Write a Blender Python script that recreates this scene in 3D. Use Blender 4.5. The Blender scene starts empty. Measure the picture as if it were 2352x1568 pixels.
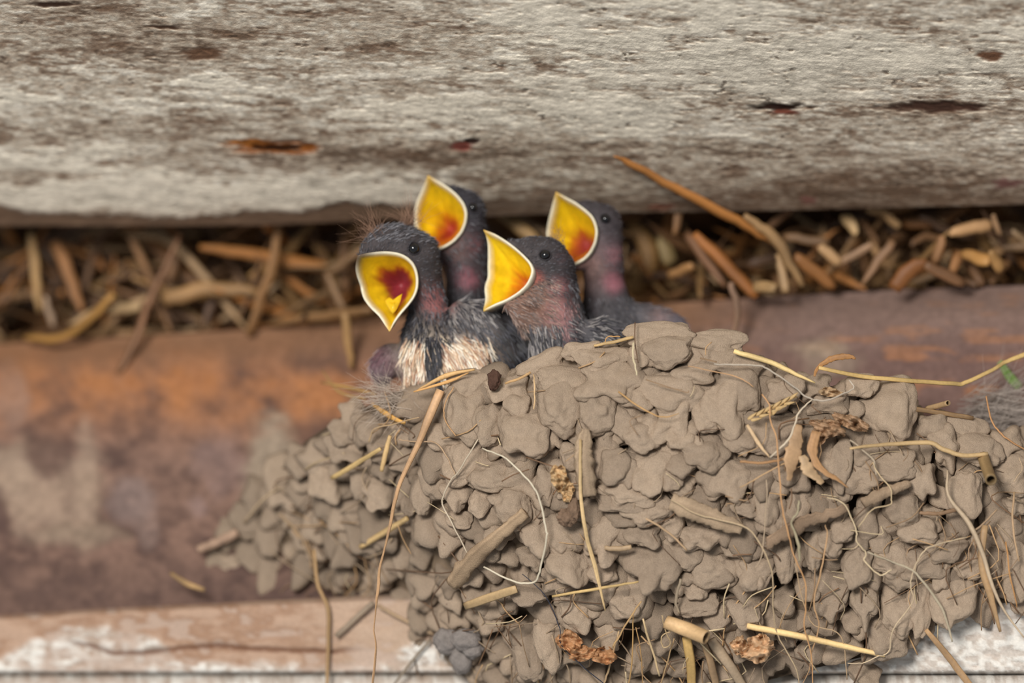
import bpy, bmesh, math, random
import numpy as np
from mathutils import Vector, Matrix, noise as mnoise
from mathutils.bvhtree import BVHTree

random.seed(7)
RNG = np.random.default_rng(7)
S = bpy.context.scene
COL = S.collection

# ------------------------------------------------------------------ camera, world, light, exposure
D = 1.5                                    # camera to focal plane (m); there 1 px = 0.1 mm
PX = 1e-4
PITCH = math.radians(30)                   # the camera looks up under the roof
FWD = np.array([0, math.cos(PITCH), math.sin(PITCH)])
UP = np.array([0, -math.sin(PITCH), math.cos(PITCH)])
RIGHT = np.array([1.0, 0, 0])
CAM = -FWD * D

cam_data = bpy.data.cameras.new('camera')
cam = bpy.data.objects.new('camera', cam_data)
COL.objects.link(cam)
cam.location = CAM
cam.rotation_euler = (math.pi / 2 + PITCH, 0, 0)
cam_data.sensor_width = 36
cam_data.lens = 36 * D / (2352 * PX)
cam_data.clip_start = 0.05
cam_data.clip_end = 50
cam_data.dof.use_dof = True
cam_data.dof.focus_distance = D + 0.004
cam_data.dof.aperture_fstop = 5.0
S.camera = cam

w = bpy.data.worlds.new('world')
S.world = w
w.use_nodes = True
bg = w.node_tree.nodes['Background']
bg.inputs[0].default_value = (0.90, 0.95, 1.0, 1)
bg.inputs[1].default_value = 0.36

def cam_space(x, y, z):
    return CAM + RIGHT * x + UP * y + FWD * z

ld = bpy.data.lights.new('daylight_door', 'AREA')
ld.shape = 'DISK'
ld.size = 0.40
ld.energy = 23.0
ld.color = (1.0, 0.96, 0.915)
lo = bpy.data.objects.new('daylight_door', ld)
COL.objects.link(lo)
lo.location = cam_space(-0.36, 0.40, 0.10)
lo.rotation_euler = (Vector((0, 0, 0)) - Vector(lo.location)).to_track_quat('-Z', 'Y').to_euler()

S.view_settings.view_transform = 'Standard'
S.view_settings.look = 'None'
S.view_settings.exposure = 0.0
S.view_settings.gamma = 1.0
S.view_settings.use_curve_mapping = False

# ------------------------------------------------------------------ helpers
def P(px, py, d):
    """Point seen at photo pixel (px, py), d centimetres behind the focal plane."""
    px = np.asarray(px, float); py = np.asarray(py, float); d = np.asarray(d, float) * 0.01
    k = (D + d) / D
    x = (px - 1176) * PX * k
    y = (784 - py) * PX * k
    z = D + d
    return CAM + x[..., None] * RIGHT + y[..., None] * UP + z[..., None] * FWD

def lin(c):
    c = np.asarray(c, float) / 255.0
    return np.where(c <= 0.04045, c / 12.92, ((c + 0.055) / 1.055) ** 2.4)

def _h(i, j, k, s):
    v = np.sin(i * 127.1 + j * 311.7 + k * 74.7 + s * 53.3) * 43758.5453
    return v - np.floor(v)

def vn(x, y, z=0.0, s=0):
    x, y, z = np.broadcast_arrays(np.asarray(x, float), np.asarray(y, float), np.asarray(z, float))
    i, j, k = np.floor(x), np.floor(y), np.floor(z)
    u, v, t = x - i, y - j, z - k
    u = u * u * u * (u * (u * 6 - 15) + 10); v = v * v * v * (v * (v * 6 - 15) + 10); t = t * t * t * (t * (t * 6 - 15) + 10)
    def lx(jj, kk):
        return _h(i, jj, kk, s) * (1 - u) + _h(i + 1, jj, kk, s) * u
    a = lx(j, k) * (1 - v) + lx(j + 1, k) * v
    b = lx(j, k + 1) * (1 - v) + lx(j + 1, k + 1) * v
    return a * (1 - t) + b * t

def fbm(x, y, z=0.0, o=4, s=0):
    r, a, n = 0, 0.5, 0
    for q in range(o):
        r = r + a * vn(np.asarray(x) * 2 ** q + q * 17.3, np.asarray(y) * 2 ** q + q * 9.1, np.asarray(z) * 2 ** q, s + q)
        n += a; a *= 0.5
    return r / n

def smooth(a, b, x):
    t = np.clip((x - a) / (b - a), 0, 1)
    return t * t * (3 - 2 * t)

def mix(a, b, t):
    return a * (1 - t[..., None]) + b * t[..., None]

def set_cols(me, cols):
    cols = np.asarray(cols, float)
    if cols.shape[-1] == 3:
        cols = np.concatenate([cols, np.ones(cols.shape[:-1] + (1,))], -1)
    at = me.color_attributes.new('Col', 'FLOAT_COLOR', 'POINT')
    at.data.foreach_set('color', cols.reshape(-1).astype(np.float32))

def mesh_obj(name, verts, faces, mat, cols=None, parent=None, shade=True, origin=None):
    me = bpy.data.meshes.new(name)
    verts = np.asarray(verts, float)
    if origin is not None:
        verts = verts - np.asarray(origin)
    me.from_pydata(verts.tolist(), [], [list(map(int, f)) for f in faces])
    if cols is not None:
        set_cols(me, cols)
    if shade:
        me.polygons.foreach_set('use_smooth', np.ones(len(me.polygons), bool))
    me.materials.append(mat)
    me.update()
    o = bpy.data.objects.new(name, me)
    COL.objects.link(o)
    if origin is not None:
        o.location = origin
    if parent is not None:
        o.parent = parent
        o.matrix_parent_inverse = Matrix.Translation(-Vector(parent.location))
    return o

def tag(o, label, cat, group=None, kind=None):
    o['label'] = label
    if cat: o['category'] = cat
    if group: o['group'] = group
    if kind: o['kind'] = kind
    return o

def material(name, rough=0.8, bump=0.3, bscale=900, bdist=0.0004, var=0.25, vscale=2500, spec=0.3, sss=0.0, transl=0.0):
    m = bpy.data.materials.new(name)
    m.use_nodes = True
    nt = m.node_tree
    b = nt.nodes['Principled BSDF']
    a = nt.nodes.new('ShaderNodeAttribute'); a.attribute_name = 'Col'
    tc = nt.nodes.new('ShaderNodeTexCoord')
    n1 = nt.nodes.new('ShaderNodeTexNoise'); n1.inputs['Scale'].default_value = vscale; n1.inputs['Detail'].default_value = 4
    n2 = nt.nodes.new('ShaderNodeTexNoise'); n2.inputs['Scale'].default_value = bscale; n2.inputs['Detail'].default_value = 5
    nt.links.new(tc.outputs['Object'], n1.inputs['Vector'])
    nt.links.new(tc.outputs['Object'], n2.inputs['Vector'])
    mr = nt.nodes.new('ShaderNodeMapRange')
    mr.inputs['From Min'].default_value = 0.25; mr.inputs['From Max'].default_value = 0.75
    mr.inputs['To Min'].default_value = 1 - var; mr.inputs['To Max'].default_value = 1 + var
    nt.links.new(n1.outputs['Fac'], mr.inputs['Value'])
    mx = nt.nodes.new('ShaderNodeVectorMath'); mx.operation = 'SCALE'
    nt.links.new(a.outputs['Color'], mx.inputs[0])
    nt.links.new(mr.outputs['Result'], mx.inputs['Scale'])
    nt.links.new(mx.outputs[0], b.inputs['Base Color'])
    b.inputs['Roughness'].default_value = rough
    b.inputs['Specular IOR Level'].default_value = spec
    if sss:
        b.inputs['Subsurface Weight'].default_value = sss
        b.inputs['Subsurface Radius'].default_value = (1.0, 0.45, 0.2)
        b.inputs['Subsurface Scale'].default_value = 0.0012
    if bump:
        bp = nt.nodes.new('ShaderNodeBump')
        bp.inputs['Strength'].default_value = bump
        bp.inputs['Distance'].default_value = bdist
        nt.links.new(n2.outputs['Fac'], bp.inputs['Height'])
        nt.links.new(bp.outputs['Normal'], b.inputs['Normal'])
    return m

M_WOOD = material('weathered_wood', 0.9, 0.6, 1800, 0.0003, 0.12, 3000, 0.15)
M_RUST = material('rust', 0.85, 0.3, 700, 0.0003, 0.18, 500, 0.2)
M_LEDGE = material('flaking_limewash', 0.9, 0.6, 1100, 0.0004, 0.10, 1500, 0.2)
M_MUD = material('dried_mud', 0.95, 0.8, 3200, 0.00022, 0.22, 5200, 0.1)
M_STRAW = material('dry_straw', 0.55, 0.2, 1500, 0.0001, 0.12, 1500, 0.35)
M_SKIN = material('nestling_skin', 0.6, 0.4, 1600, 0.0002, 0.2, 1500, 0.25, sss=0.15)
M_FEATHER = material('pin_feather', 0.55, 0.0, 1000, 0.0001, 0.1, 1500, 0.35)
M_DOWN = material('down', 0.8, 0.0, 1000, 0.0001, 0.1, 1500, 0.1)
M_BEAK = material('gape', 0.38, 0.25, 900, 0.0002, 0.10, 900, 0.45, sss=0.08)
M_EYE = material('eye_gloss', 0.06, 0.0, 1000, 0.0001, 0.0, 1500, 0.7)

def interp(tab, x):
    tab = np.asarray(tab, float)
    return np.interp(x, tab[:, 0], tab[:, 1])

def grid_solid(name, pts, cols, mat, back, origin=None):
    """A surface grid (rows, columns, 3) closed into a solid by the vector 'back'."""
    ny, nx, _ = pts.shape
    V = pts.reshape(-1, 3)
    idx = np.arange(ny * nx).reshape(ny, nx)
    F = np.stack([idx[:-1, :-1], idx[1:, :-1], idx[1:, 1:], idx[:-1, 1:]], -1).reshape(-1, 4).tolist()
    corners = [idx[0, 0], idx[0, -1], idx[-1, -1], idx[-1, 0]]
    extra = V[corners] + np.asarray(back)
    n = len(V)
    V = np.concatenate([V, extra])
    b0, b1, b2, b3 = n, n + 1, n + 2, n + 3
    F.append(list(idx[0, :]) + [b1, b0])
    F.append(list(idx[:, -1]) + [b2, b1])
    F.append(list(idx[-1, ::-1]) + [b3, b2])
    F.append(list(idx[::-1, 0]) + [b0, b3])
    F.append([b0, b1, b2, b3])
    C = np.concatenate([cols.reshape(-1, 3), cols.reshape(-1, 3)[corners]])
    return mesh_obj(name, V, F, mat, C, origin=origin)

def gauss(x, y, cx, cy, sx, sy):
    return np.exp(-(((x - cx) / sx) ** 2 + ((y - cy) / sy) ** 2))

def axis_pts(lo, hi, din, a, b, dout):
    return np.concatenate([np.arange(lo, a, dout), np.arange(a, b, din), np.arange(b, hi + 1, dout)])

# ------------------------------------------------------------------ the setting
# weathered plank overhead, its underside seen from below
def plank_depth(px, py):
    return 7.0 * (py / 490.0) - 2.0 * px / 2352.0

def build_ceiling():
    xs = axis_pts(-1500, 3900, 3.0, -30, 2390, 40)
    tt = np.concatenate([np.linspace(-700, -20, 25)[:-1], np.arange(-20, 521, 2.2)])
    yend = interp([(-1500, 522), (0, 520), (600, 518), (900, 505), (1300, 490), (1700, 486), (2352, 470), (3900, 440)], xs)
    X, T = np.meshgrid(xs, tt)
    Yk = T * np.where(T > 0, yend[None, :] / 520.0, 1.0)
    skew = (X - 1176) * 0.018                     # the grain runs slightly down to the right
    V = Yk - skew
    wx = X + 25 * (fbm(X / 90, V / 25, 1, 3, 3) - .5)
    fine = fbm(wx / 20, V / 4.4, 0, 3, 11)
    streak = fbm(wx / 60, V / 9.5, 0, 4, 21)
    patch = fbm(wx / 240, V / 42, 0, 4, 31)
    crack = fbm(wx / 16, V / 8, 3, 3, 41)
    L = 0.04 + 0 * X
    for cx, cy, sx, sy, a in [(1900, 140, 560, 130, .13), (1350, 220, 420, 70, .10), (1250, 60, 300, 60, .08), (120, 452, 480, 34, .34), (620, 432, 420, 36, .32), (880, 450, 140, 22, .25), (150, 385, 200, 18, .16), (1180, 255, 420, 42, .10), (1900, 210, 300, 24, .14), (2150, 120, 300, 50, .06),
                              (230, 90, 400, 90, -.22), (150, 20, 330, 40, -.2), (480, 118, 150, 40, -.2), (430, 260, 240, 50, -.06), (820, 360, 440, 18, -.5), (1350, 330, 300, 12, -.22), (300, 300, 420, 34, -.14), (1000, 120, 500, 40, -.06), (1620, 240, 60, 40, -.12), (900, 345, 200, 20, -.25), (380, 330, 130, 30, -.1),
                              (150, 405, 110, 10, -.35), (520, 422, 70, 8, -.32), (1250, 345, 300, 22, -.18), (1600, 300, 120, 50, -.12), (1900, 260, 380, 30, -.10), (2150, 250, 200, 26, -.22),
                              (1500, 410, 700, 50, -.22), (2100, 425, 500, 60, -.30), (1750, 470, 500, 26, -.28), (1150, 450, 400, 40, -.12), (240, 345, 90, 18, .35), (470, 187, 40, 12, .5),
                              (1655, 104, 40, 12, .45), (1490, 283, 46, 22, .5), (1410, 255, 80, 22, .38), (15, 228, 30, 20, .45), (1780, 195, 110, 22, .2), (2250, 200, 70, 20, .2)]:
        jit = 1 + 0.9 * (fbm(X / 30, V / 10, 5, 3, int(cx) % 97) - .5)
        L = L + a * gauss(X, Yk, cx, cy, sx * jit, sy * jit)
    t = 0.57 + .95 * (fine - .5) + .62 * (streak - .5) + .50 * (patch - .5) + L * .85
    pale = smooth(.60, .78, patch + .5 * (streak - .5) + L * .7)
    t = t + pale * .12
    c = mix(lin((112, 94, 78)), lin((170, 153, 134)), smooth(.0, .36, t))
    c = mix(c, lin((200, 187, 168)), smooth(.32, .62, t))
    c = mix(c, lin((232, 223, 206)), smooth(.60, .95, t))
    c = mix(c, lin((118, 92, 72)), .55 * smooth(.52, .7, fbm(X / 130, V / 30, 7, 3, 51)) * smooth(.65, .4, t))
    iso = fbm(wx / 9, V / 5.5, 6, 3, 47)
    c = c * (1 + .8 * (iso - .5))[..., None]
    paint = smooth(.50, .56, .50 * patch + .30 * streak + .22 * fbm(X / 45, V / 12, 9, 3, 58) + L * 1.05 - .125)
    c = mix(c, lin((222, 212, 193)) * (1 + .60 * (fine - .5) + .38 * (iso - .5) + .75 * (streak - .5))[..., None], paint * .85)
    ck = smooth(.33, .22, crack) * smooth(.5, .3, streak)
    c = mix(c, lin((84, 69, 58)), .75 * ck)
    hole = np.zeros_like(X)
    for cx, cy, sx, sy, col, dep in [(630, 337, 120, 14, (140, 82, 34), .12), (640, 340, 70, 8, (56, 34, 20), .12), (562, 326, 60, 8, (168, 104, 44), .03), (1060, 338, 28, 14, (120, 66, 56), .06), (1085, 325, 20, 8, (52, 34, 28), .1),
                                     (1785, 246, 75, 10, (50, 33, 26), .18), (1800, 256, 45, 6, (110, 62, 48), .02), (2150, 246, 120, 13, (74, 52, 42), .12), (2280, 126, 36, 14, (112, 80, 60), .05),
                                     (1860, 460, 22, 13, (150, 96, 92), .0), (1520, 475, 40, 10, (122, 62, 52), .0), (380, 62, 40, 6, (70, 50, 38), .05), (2310, 422, 40, 14, (120, 84, 78), .0),
                                     (470, 122, 60, 20, (104, 78, 60), .04), (125, 10, 60, 7, (60, 42, 32), .05)]:
        wob = 1.1 * (fbm(X / 34, V / 9, 2, 3, int(cy)) - .5)
        m = smooth(1.15, .55, np.sqrt(((X - cx) / sx) ** 2 + ((Yk - cy) / sy) ** 2) + wob)
        c = mix(c, lin(col) * (0.8 + .5 * fine[..., None]), m)
        hole = hole + m * dep
    # bare edge below the last scales of paint
    edge = interp([(-1500, 486), (0, 470), (60, 488), (200, 493), (400, 500), (540, 492), (560, 482), (700, 484), (760, 474), (800, 462), (850, 474), (890, 470), (960, 478), (1000, 462), (1300, 470), (2352, 452), (3900, 440)], X)
    edge = edge + 14 * (fbm(X / 40, X * 0 + 2, 0, 3, 61) - .5)
    bare = smooth(-5, 5, Yk - edge) * smooth(1300, 900, X) + smooth(-40, 30, Yk - edge) * smooth(900, 1300, X) * .8
    bare = np.clip(bare, 0, 1)
    c = mix(c, lin((112, 90, 72)) * (0.7 + .6 * streak[..., None]), bare)
    h = .026 * (fine - .5) + .012 * (streak - .5) + .03 * (patch - .5) + .016 * paint + .022 * (iso - .5) - .05 * ck - hole - .12 * bare
    d = plank_depth(X, Yk) - h * smooth(-200, 0, Yk) * 1.3
    pts = P(X, Yk, d)
    # rounded far edge turning up and back
    rows, crow = [], []
    base, bc = (X[-1], Yk[-1], d[-1]), c[-1]
    for k, (du, dd) in enumerate([(1, .25), (-3, .6), (-14, 1.0), (-40, 1.4), (-120, 1.7)]):
        rows.append(P(base[0], base[1] + du, base[2] + dd)); crow.append(lin((84, 66, 52)) * (0.8 + .3 * streak[-1][:, None]))
    pts = np.concatenate([pts, np.stack(rows)]); c = np.concatenate([c, np.stack(crow)])
    o = grid_solid('ceiling', pts, c, M_WOOD, UP * 0.06 + FWD * 0.01)
    tag(o, 'weathered grey timber with flaking pale paint overhanging the nest', 'beam', kind='structure')

# rusty beam behind the nest, the straw lies on it
def rust_top(px): return interp([(-1500, 830), (0, 786), (600, 752), (800, 735), (1000, 722), (1300, 705), (1700, 683), (2100, 660), (2352, 652), (3900, 590)], px)
def rust_depth(px, py):
    t = (py - rust_top(px)) / 620.0
    return 9.5 - 3.2 * t - 4.4 * px / 2352.0

def build_rust():
    xs = axis_pts(-1500, 3900, 8, -40, 2400, 60)
    tt = np.concatenate([np.linspace(-0.10, 0, 5)[:-1], np.linspace(0, 1.05, 110)])
    X, T = np.meshgrid(xs, tt)
    Y = rust_top(X) + np.maximum(T, 0) * 620 - np.minimum(T, 0) * 30
    d = rust_depth(X, Y)
    # rounded upper lip, then the flat top running back
    lip = smooth(.16, 0, T)
    d = d - .35 * np.sin(np.clip(T / .5, 0, 1) * math.pi) + .5 * lip ** 2
    n = fbm(X / 70, Y / 55, 0, 5, 71); n2 = fbm(X / 25, Y / 18, 0, 4, 72); n3 = fbm(X / 160, Y / 100, 0, 3, 73)
    d = d - .10 * (n - .5) - .05 * (n2 - .5)
    c = mix(lin((90, 70, 63)), lin((128, 101, 88)), smooth(.32, .66, .6 * n + .4 * n2))
    c = mix(c, lin((150, 112, 84)), smooth(.20, .02, T) * .9)
    oy = rust_top(X) + interp([(0, 95), (300, 120), (600, 150), (900, 190)], X)
    orange = smooth(1250, 700, X) * np.exp(-((Y - oy) / 85) ** 2)
    c = mix(c, lin((170, 114, 72)), np.clip(orange * (0.15 + 1.9 * (n - .25)), 0, 1) * .9)
    c = mix(c, lin((150, 100, 66)), smooth(.55, .75, n2) * orange * .6)
    right = smooth(1500, 1900, X)
    c = mix(c, lin((112, 88, 82)), right * .8)
    c = mix(c, lin((150, 104, 74)), right * smooth(.56, .72, fbm(X / 90, Y / 20, 4, 4, 75)) * .75)
    c = mix(c, lin((142, 122, 112)), right * smooth(.30, .05, T) * .5)
    c = mix(c, lin((88, 70, 64)), smooth(.75, 1.0, T) * smooth(1200, 800, X) * .6)
    for cx, cy, sx, sy, col, a in [(90, 1130, 130, 100, (156, 134, 116), .9), (30, 1080, 60, 60, (154, 133, 115), .8), (196, 1110, 34, 130, (156, 134, 116), .85), (180, 1228, 120, 28, (140, 121, 104), .85), (108, 1052, 56, 50, (106, 84, 74), .95), (0, 1190, 24, 60, (90, 70, 64), .9),
                                   (300, 1150, 50, 60, (142, 124, 118), .55), (340, 1200, 30, 60, (140, 120, 112), .45), (510, 1060, 70, 70, (134, 112, 106), .5), (625, 1075, 65, 130, (150, 134, 116), .95), (590, 1190, 50, 60, (146, 128, 110), .8),
                                   (455, 1160, 30, 24, (156, 132, 126), .5), (20, 905, 45, 70, (138, 118, 108), .5), (1900, 830, 70, 50, (146, 128, 112), .7), (1880, 800, 60, 20, (156, 138, 118), .5)]:
        jit = .9 * (fbm(X / 50, Y / 40, 3, 3, int(cx + cy) % 89) - .5)
        m = smooth(1.3, .5, np.sqrt(((X - cx) / sx) ** 2 + ((Y - cy) / sy) ** 2) + jit)
        c = mix(c, lin(col) * (.8 + .4 * n2[..., None]), m * a)
        d = d - .12 * m * (a > .6)
    pts = P(X, Y, d)
    top = pts[0] + (FWD * math.cos(PITCH) - UP * math.sin(PITCH)) * .07
    pts = np.concatenate([top[None], pts]); c = np.concatenate([c[:1], c])
    o = grid_solid('rusty_beam', pts, c, M_RUST, FWD * 0.06 - UP * 0.01)
    tag(o, 'brown and orange rusty beam running behind the mud nest', 'beam', kind='structure')

# limewashed ledge carrying the nest
def ledge_depth(px): return 5.6 - 5.1 * np.asarray(px, float) / 2352.0
def ledge_top(px): return interp([(-1500, 1490), (0, 1412), (300, 1394), (860, 1366), (1300, 1362), (2352, 1376), (3900, 1390)], px)

def build_ledge():
    xs = axis_pts(-1500, 3900, 5, -40, 2400, 60)
    tt = np.concatenate([np.linspace(0, 1, 48), np.linspace(1.03, 3, 16)])
    X, T = np.meshgrid(xs, tt)
    yt = ledge_top(X); yb = 1548 - 0 * X
    Y = np.where(T <= 1, yt + (yb - yt) * T, yb + (T - 1) * 180)
    n = fbm(X / 60, Y / 26, 0, 5, 81); n2 = fbm(X / 16, Y / 12, 0, 4, 82); n3 = fbm(X / 9, Y / 8, 0, 3, 83)
    R = smooth(1500, 1900, X)
    white_line = interp([(-1500, 1480), (0, 1520), (90, 1470), (150, 1436), (320, 1448), (420, 1520), (700, 1532), (860, 1510), (1000, 1470), (1900, 1380), (2352, 1370), (3900, 1370)], X)
    wh = smooth(-10, 14, Y - white_line + 46 * (n - .5))
    tan = mix(lin((156, 122, 98)), lin((182, 152, 130)), smooth(.35, .65, n))
    tan = mix(tan, lin((196, 172, 150)), smooth(600, 950, X) * .7)
    white = mix(lin((184, 170, 157)), lin((230, 225, 216)), smooth(.3, .62, n2))
    c = mix(tan, white, np.clip(wh * (.55 + .45 * smooth(.42, .6, n) + R), 0, 1))
    c = mix(c, lin((190, 168, 152)), smooth(.42, .30, n) * .7 * (1 - .6 * R))
    c = mix(c, lin((214, 208, 200)), R * smooth(.45, .25, n2) * .5)
    ck_y = interp([(-1500, 1500), (150, 1474), (200, 1480), (260, 1500), (330, 1500), (420, 1488), (500, 1482), (580, 1490), (760, 1496), (820, 1492)], X) + 5 * (n2 - .5)
    ck = np.exp(-((Y - ck_y) / 4.5) ** 2) * smooth(130, 190, X) * smooth(850, 760, X)
    c = mix(c, lin((110, 74, 54)), ck * .9)
    d = ledge_depth(X) - .10 * (n - .5) - .10 * wh * (n2 - .3) - .05 * R * (n3 - .5) + .12 * ck
    d = d + .55 * smooth(.10, 0, T) ** 2
    # groove between the board and the one below
    gy = 1549 + 2 * (n - .5)
    g = np.exp(-((Y - gy) / 4.5) ** 2)
    d = d + .5 * g + .15 * smooth(0, 6, Y - gy)
    c = mix(c, lin((92, 84, 72)), g * .8)
    pts = P(X, Y, d)
    top = pts[0] + (FWD * math.cos(PITCH) - UP * math.sin(PITCH)) * .05
    pts = np.concatenate([top[None], pts]); c = np.concatenate([c[:1], c])
    o = grid_solid('ledge', pts, c, M_LEDGE, FWD * 0.05 - UP * 0.0)
    tag(o, 'pale ledge with flaking white limewash under the mud nest', 'ledge', kind='structure')

def build_wall():
    xs = np.linspace(-1500, 3900, 90); ys = np.linspace(0, 1300, 30)
    X, Y = np.meshgrid(xs, ys)
    n = fbm(X / 120, Y / 60, 0, 4, 91)
    d = 13.6 - 4.8 * X / 2352.0 - .8 * (n - .5)
    c = mix(lin((66, 47, 32)), lin((150, 108, 68)), smooth(.3, .7, n))
    o = grid_solid('wall_back', P(X, Y, d), c, M_RUST, FWD * .02)
    tag(o, 'dark brown wall at the back of the straw filled gap', 'wall', kind='structure')

build_ceiling(); build_rust(); build_ledge(); build_wall()

# ------------------------------------------------------------------ stalks, blades, fibres
def catmull(pts, n):
    pts = np.asarray(pts, float)
    if len(pts) == 2:
        t = np.linspace(0, 1, n)[:, None]
        return pts[0] * (1 - t) + pts[1] * t
    p = np.concatenate([2 * pts[:1] - pts[1:2], pts, 2 * pts[-1:] - pts[-2:-1]])
    out = []
    seg = len(pts) - 1
    for u in np.linspace(0, seg - 1e-6, n):
        i = int(u); t = u - i
        a, b, c, e = p[i], p[i + 1], p[i + 2], p[i + 3]
        out.append(.5 * (2 * b + (c - a) * t + (2 * a - 5 * b + 4 * c - e) * t * t + (3 * b - a - 3 * c + e) * t ** 3))
    return np.array(out)

def tube_geo(path, width, flat=1.0, sides=8, twist=0.0, hollow=False, col=(190, 160, 110), var=.25, seed=0, facing=None, rough=0.0):
    """Vertices, faces, colours of a stalk; width = full width (m) per path point; flat < 1 makes a blade."""
    rng = np.random.default_rng(seed)
    n = len(path)
    width = np.interp(np.linspace(0, 1, n), np.linspace(0, 1, len(np.atleast_1d(width))), np.atleast_1d(width))
    T = np.gradient(path, axis=0); T /= np.linalg.norm(T, axis=1)[:, None] + 1e-12
    f = FWD if facing is None else facing
    B = np.cross(T, f); B /= np.linalg.norm(B, axis=1)[:, None] + 1e-9
    N = np.cross(B, T)
    tw = np.linspace(0, twist, n)[:, None]
    B, N = B * np.cos(tw) + N * np.sin(tw), N * np.cos(tw) - B * np.sin(tw)
    ang = np.linspace(0, 2 * math.pi, sides, endpoint=False)
    V = path[:, None] + (B[:, None] * np.cos(ang)[None, :, None] + N[:, None] * np.sin(ang)[None, :, None] * flat) * width[:, None, None] / 2
    if rough:
        q_ = (V - path[:, None])
        nz = vn(np.arange(n)[:, None] * .8 + seed, np.cos(ang)[None] * 1.4, np.sin(ang)[None] * 1.4, 3) + .5 * vn(np.arange(n)[:, None] * 2.1 + seed, np.cos(ang)[None] * 3, np.sin(ang)[None] * 3, 4) - .75
        V = path[:, None] + q_ * (1 + rough * nz[..., None])
    F = []
    for i in range(n - 1):
        for k in range(sides):
            k2 = (k + 1) % sides
            F.append((i * sides + k, i * sides + k2, (i + 1) * sides + k2, (i + 1) * sides + k))
    base = lin(col)
    streak = 1 + var * (rng.random(sides) - .5)
    along = 1 + var * (np.interp(np.arange(n), np.linspace(0, n - 1, max(3, n // 3)), rng.random(max(3, n // 3))) - .5)
    C = base[None, None] * streak[None, :, None] * along[:, None, None]
    V = V.reshape(-1, 3); C = C.reshape(-1, 3)
    if hollow:
        inner = path[:, None] + (B[:, None] * np.cos(ang)[None, :, None] + N[:, None] * np.sin(ang)[None, :, None]) * width[:, None, None] * .36
        m = len(V)
        V = np.concatenate([V, inner.reshape(-1, 3)]); C = np.concatenate([C, C * .55])
        for i in range(n - 1):
            for k in range(sides):
                k2 = (k + 1) % sides
                F.append((m + i * sides + k, m + (i + 1) * sides + k, m + (i + 1) * sides + k2, m + i * sides + k2))
        e = (n - 1) * sides
        for k in range(sides):
            k2 = (k + 1) % sides
            F.append((k, m + k, m + k2, k2)); F.append((e + k, e + k2, m + e + k2, m + e + k))
    else:
        F.append(tuple(range(sides))[::-1]); F.append(tuple((n - 1) * sides + k for k in range(sides)))
    return V, F, C

def stalk(name, pts3, width_px, col, parent=None, flat=1.0, n=None, seed=0, sides=8, twist=0.0, hollow=False, var=.3, wob=0.0, mat=None, taper=0.3, rough=0.0):
    pts3 = np.asarray(pts3, float)
    n = n or max(6, 5 * (len(pts3) - 1) + 3)
    xyz = catmull(np.asarray(pts3), n)
    if wob:
        t = np.arange(n) * 1.0
        xyz[:, 0] += wob * (vn(t * .9, seed * 1.7, 0, 5) - .5) * 2
        xyz[:, 1] += wob * (vn(t * .9, seed * 2.3, 4, 6) - .5) * 2
    path = P(xyz[:, 0], xyz[:, 1], xyz[:, 2])
    wd_ = np.interp(np.linspace(0, 1, n), np.linspace(0, 1, len(np.atleast_1d(width_px))), np.atleast_1d(width_px)) * PX
    if not hollow:
        u = np.linspace(0, 1, n); r_ = np.random.default_rng(seed + 9)
        wd_ = wd_ * (1 + taper * (r_.uniform(-.5, .5) * (u - .5) * 1.6 - .5 * np.abs(2 * u - 1) ** 3)) * (1 + .12 * (vn(u * 6, seed * 3.1) - .5))
    V, F, C = tube_geo(path, wd_, flat, sides, twist, hollow, col, var, seed, rough=rough)
    org = None if parent is not None else path[0]
    return mesh_obj(name, V, F, mat or M_STRAW, C, parent, origin=org)

GOLD, TAN, PALE, BROWN, ORANGE, GREY, WHITE = (204, 168, 104), (186, 152, 112), (222, 200, 158), (128, 92, 60), (182, 122, 66), (168, 152, 134), (214, 204, 188)
DTAN = (150, 116, 80)

# -- straw in the gap behind (zoomed coordinates: x0, y0, scale)
LEFT = (0, 460, 2.735)
RIGHTZ = (1400, 340, 2.4706)
def Z(z, pts):
    return [(z[0] + x / z[2], z[1] + y / z[2]) for x, y in pts]

def gap_depth(px, off): return 10.6 - 4.7 * np.asarray(px, float) / 2352.0 + off

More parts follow.
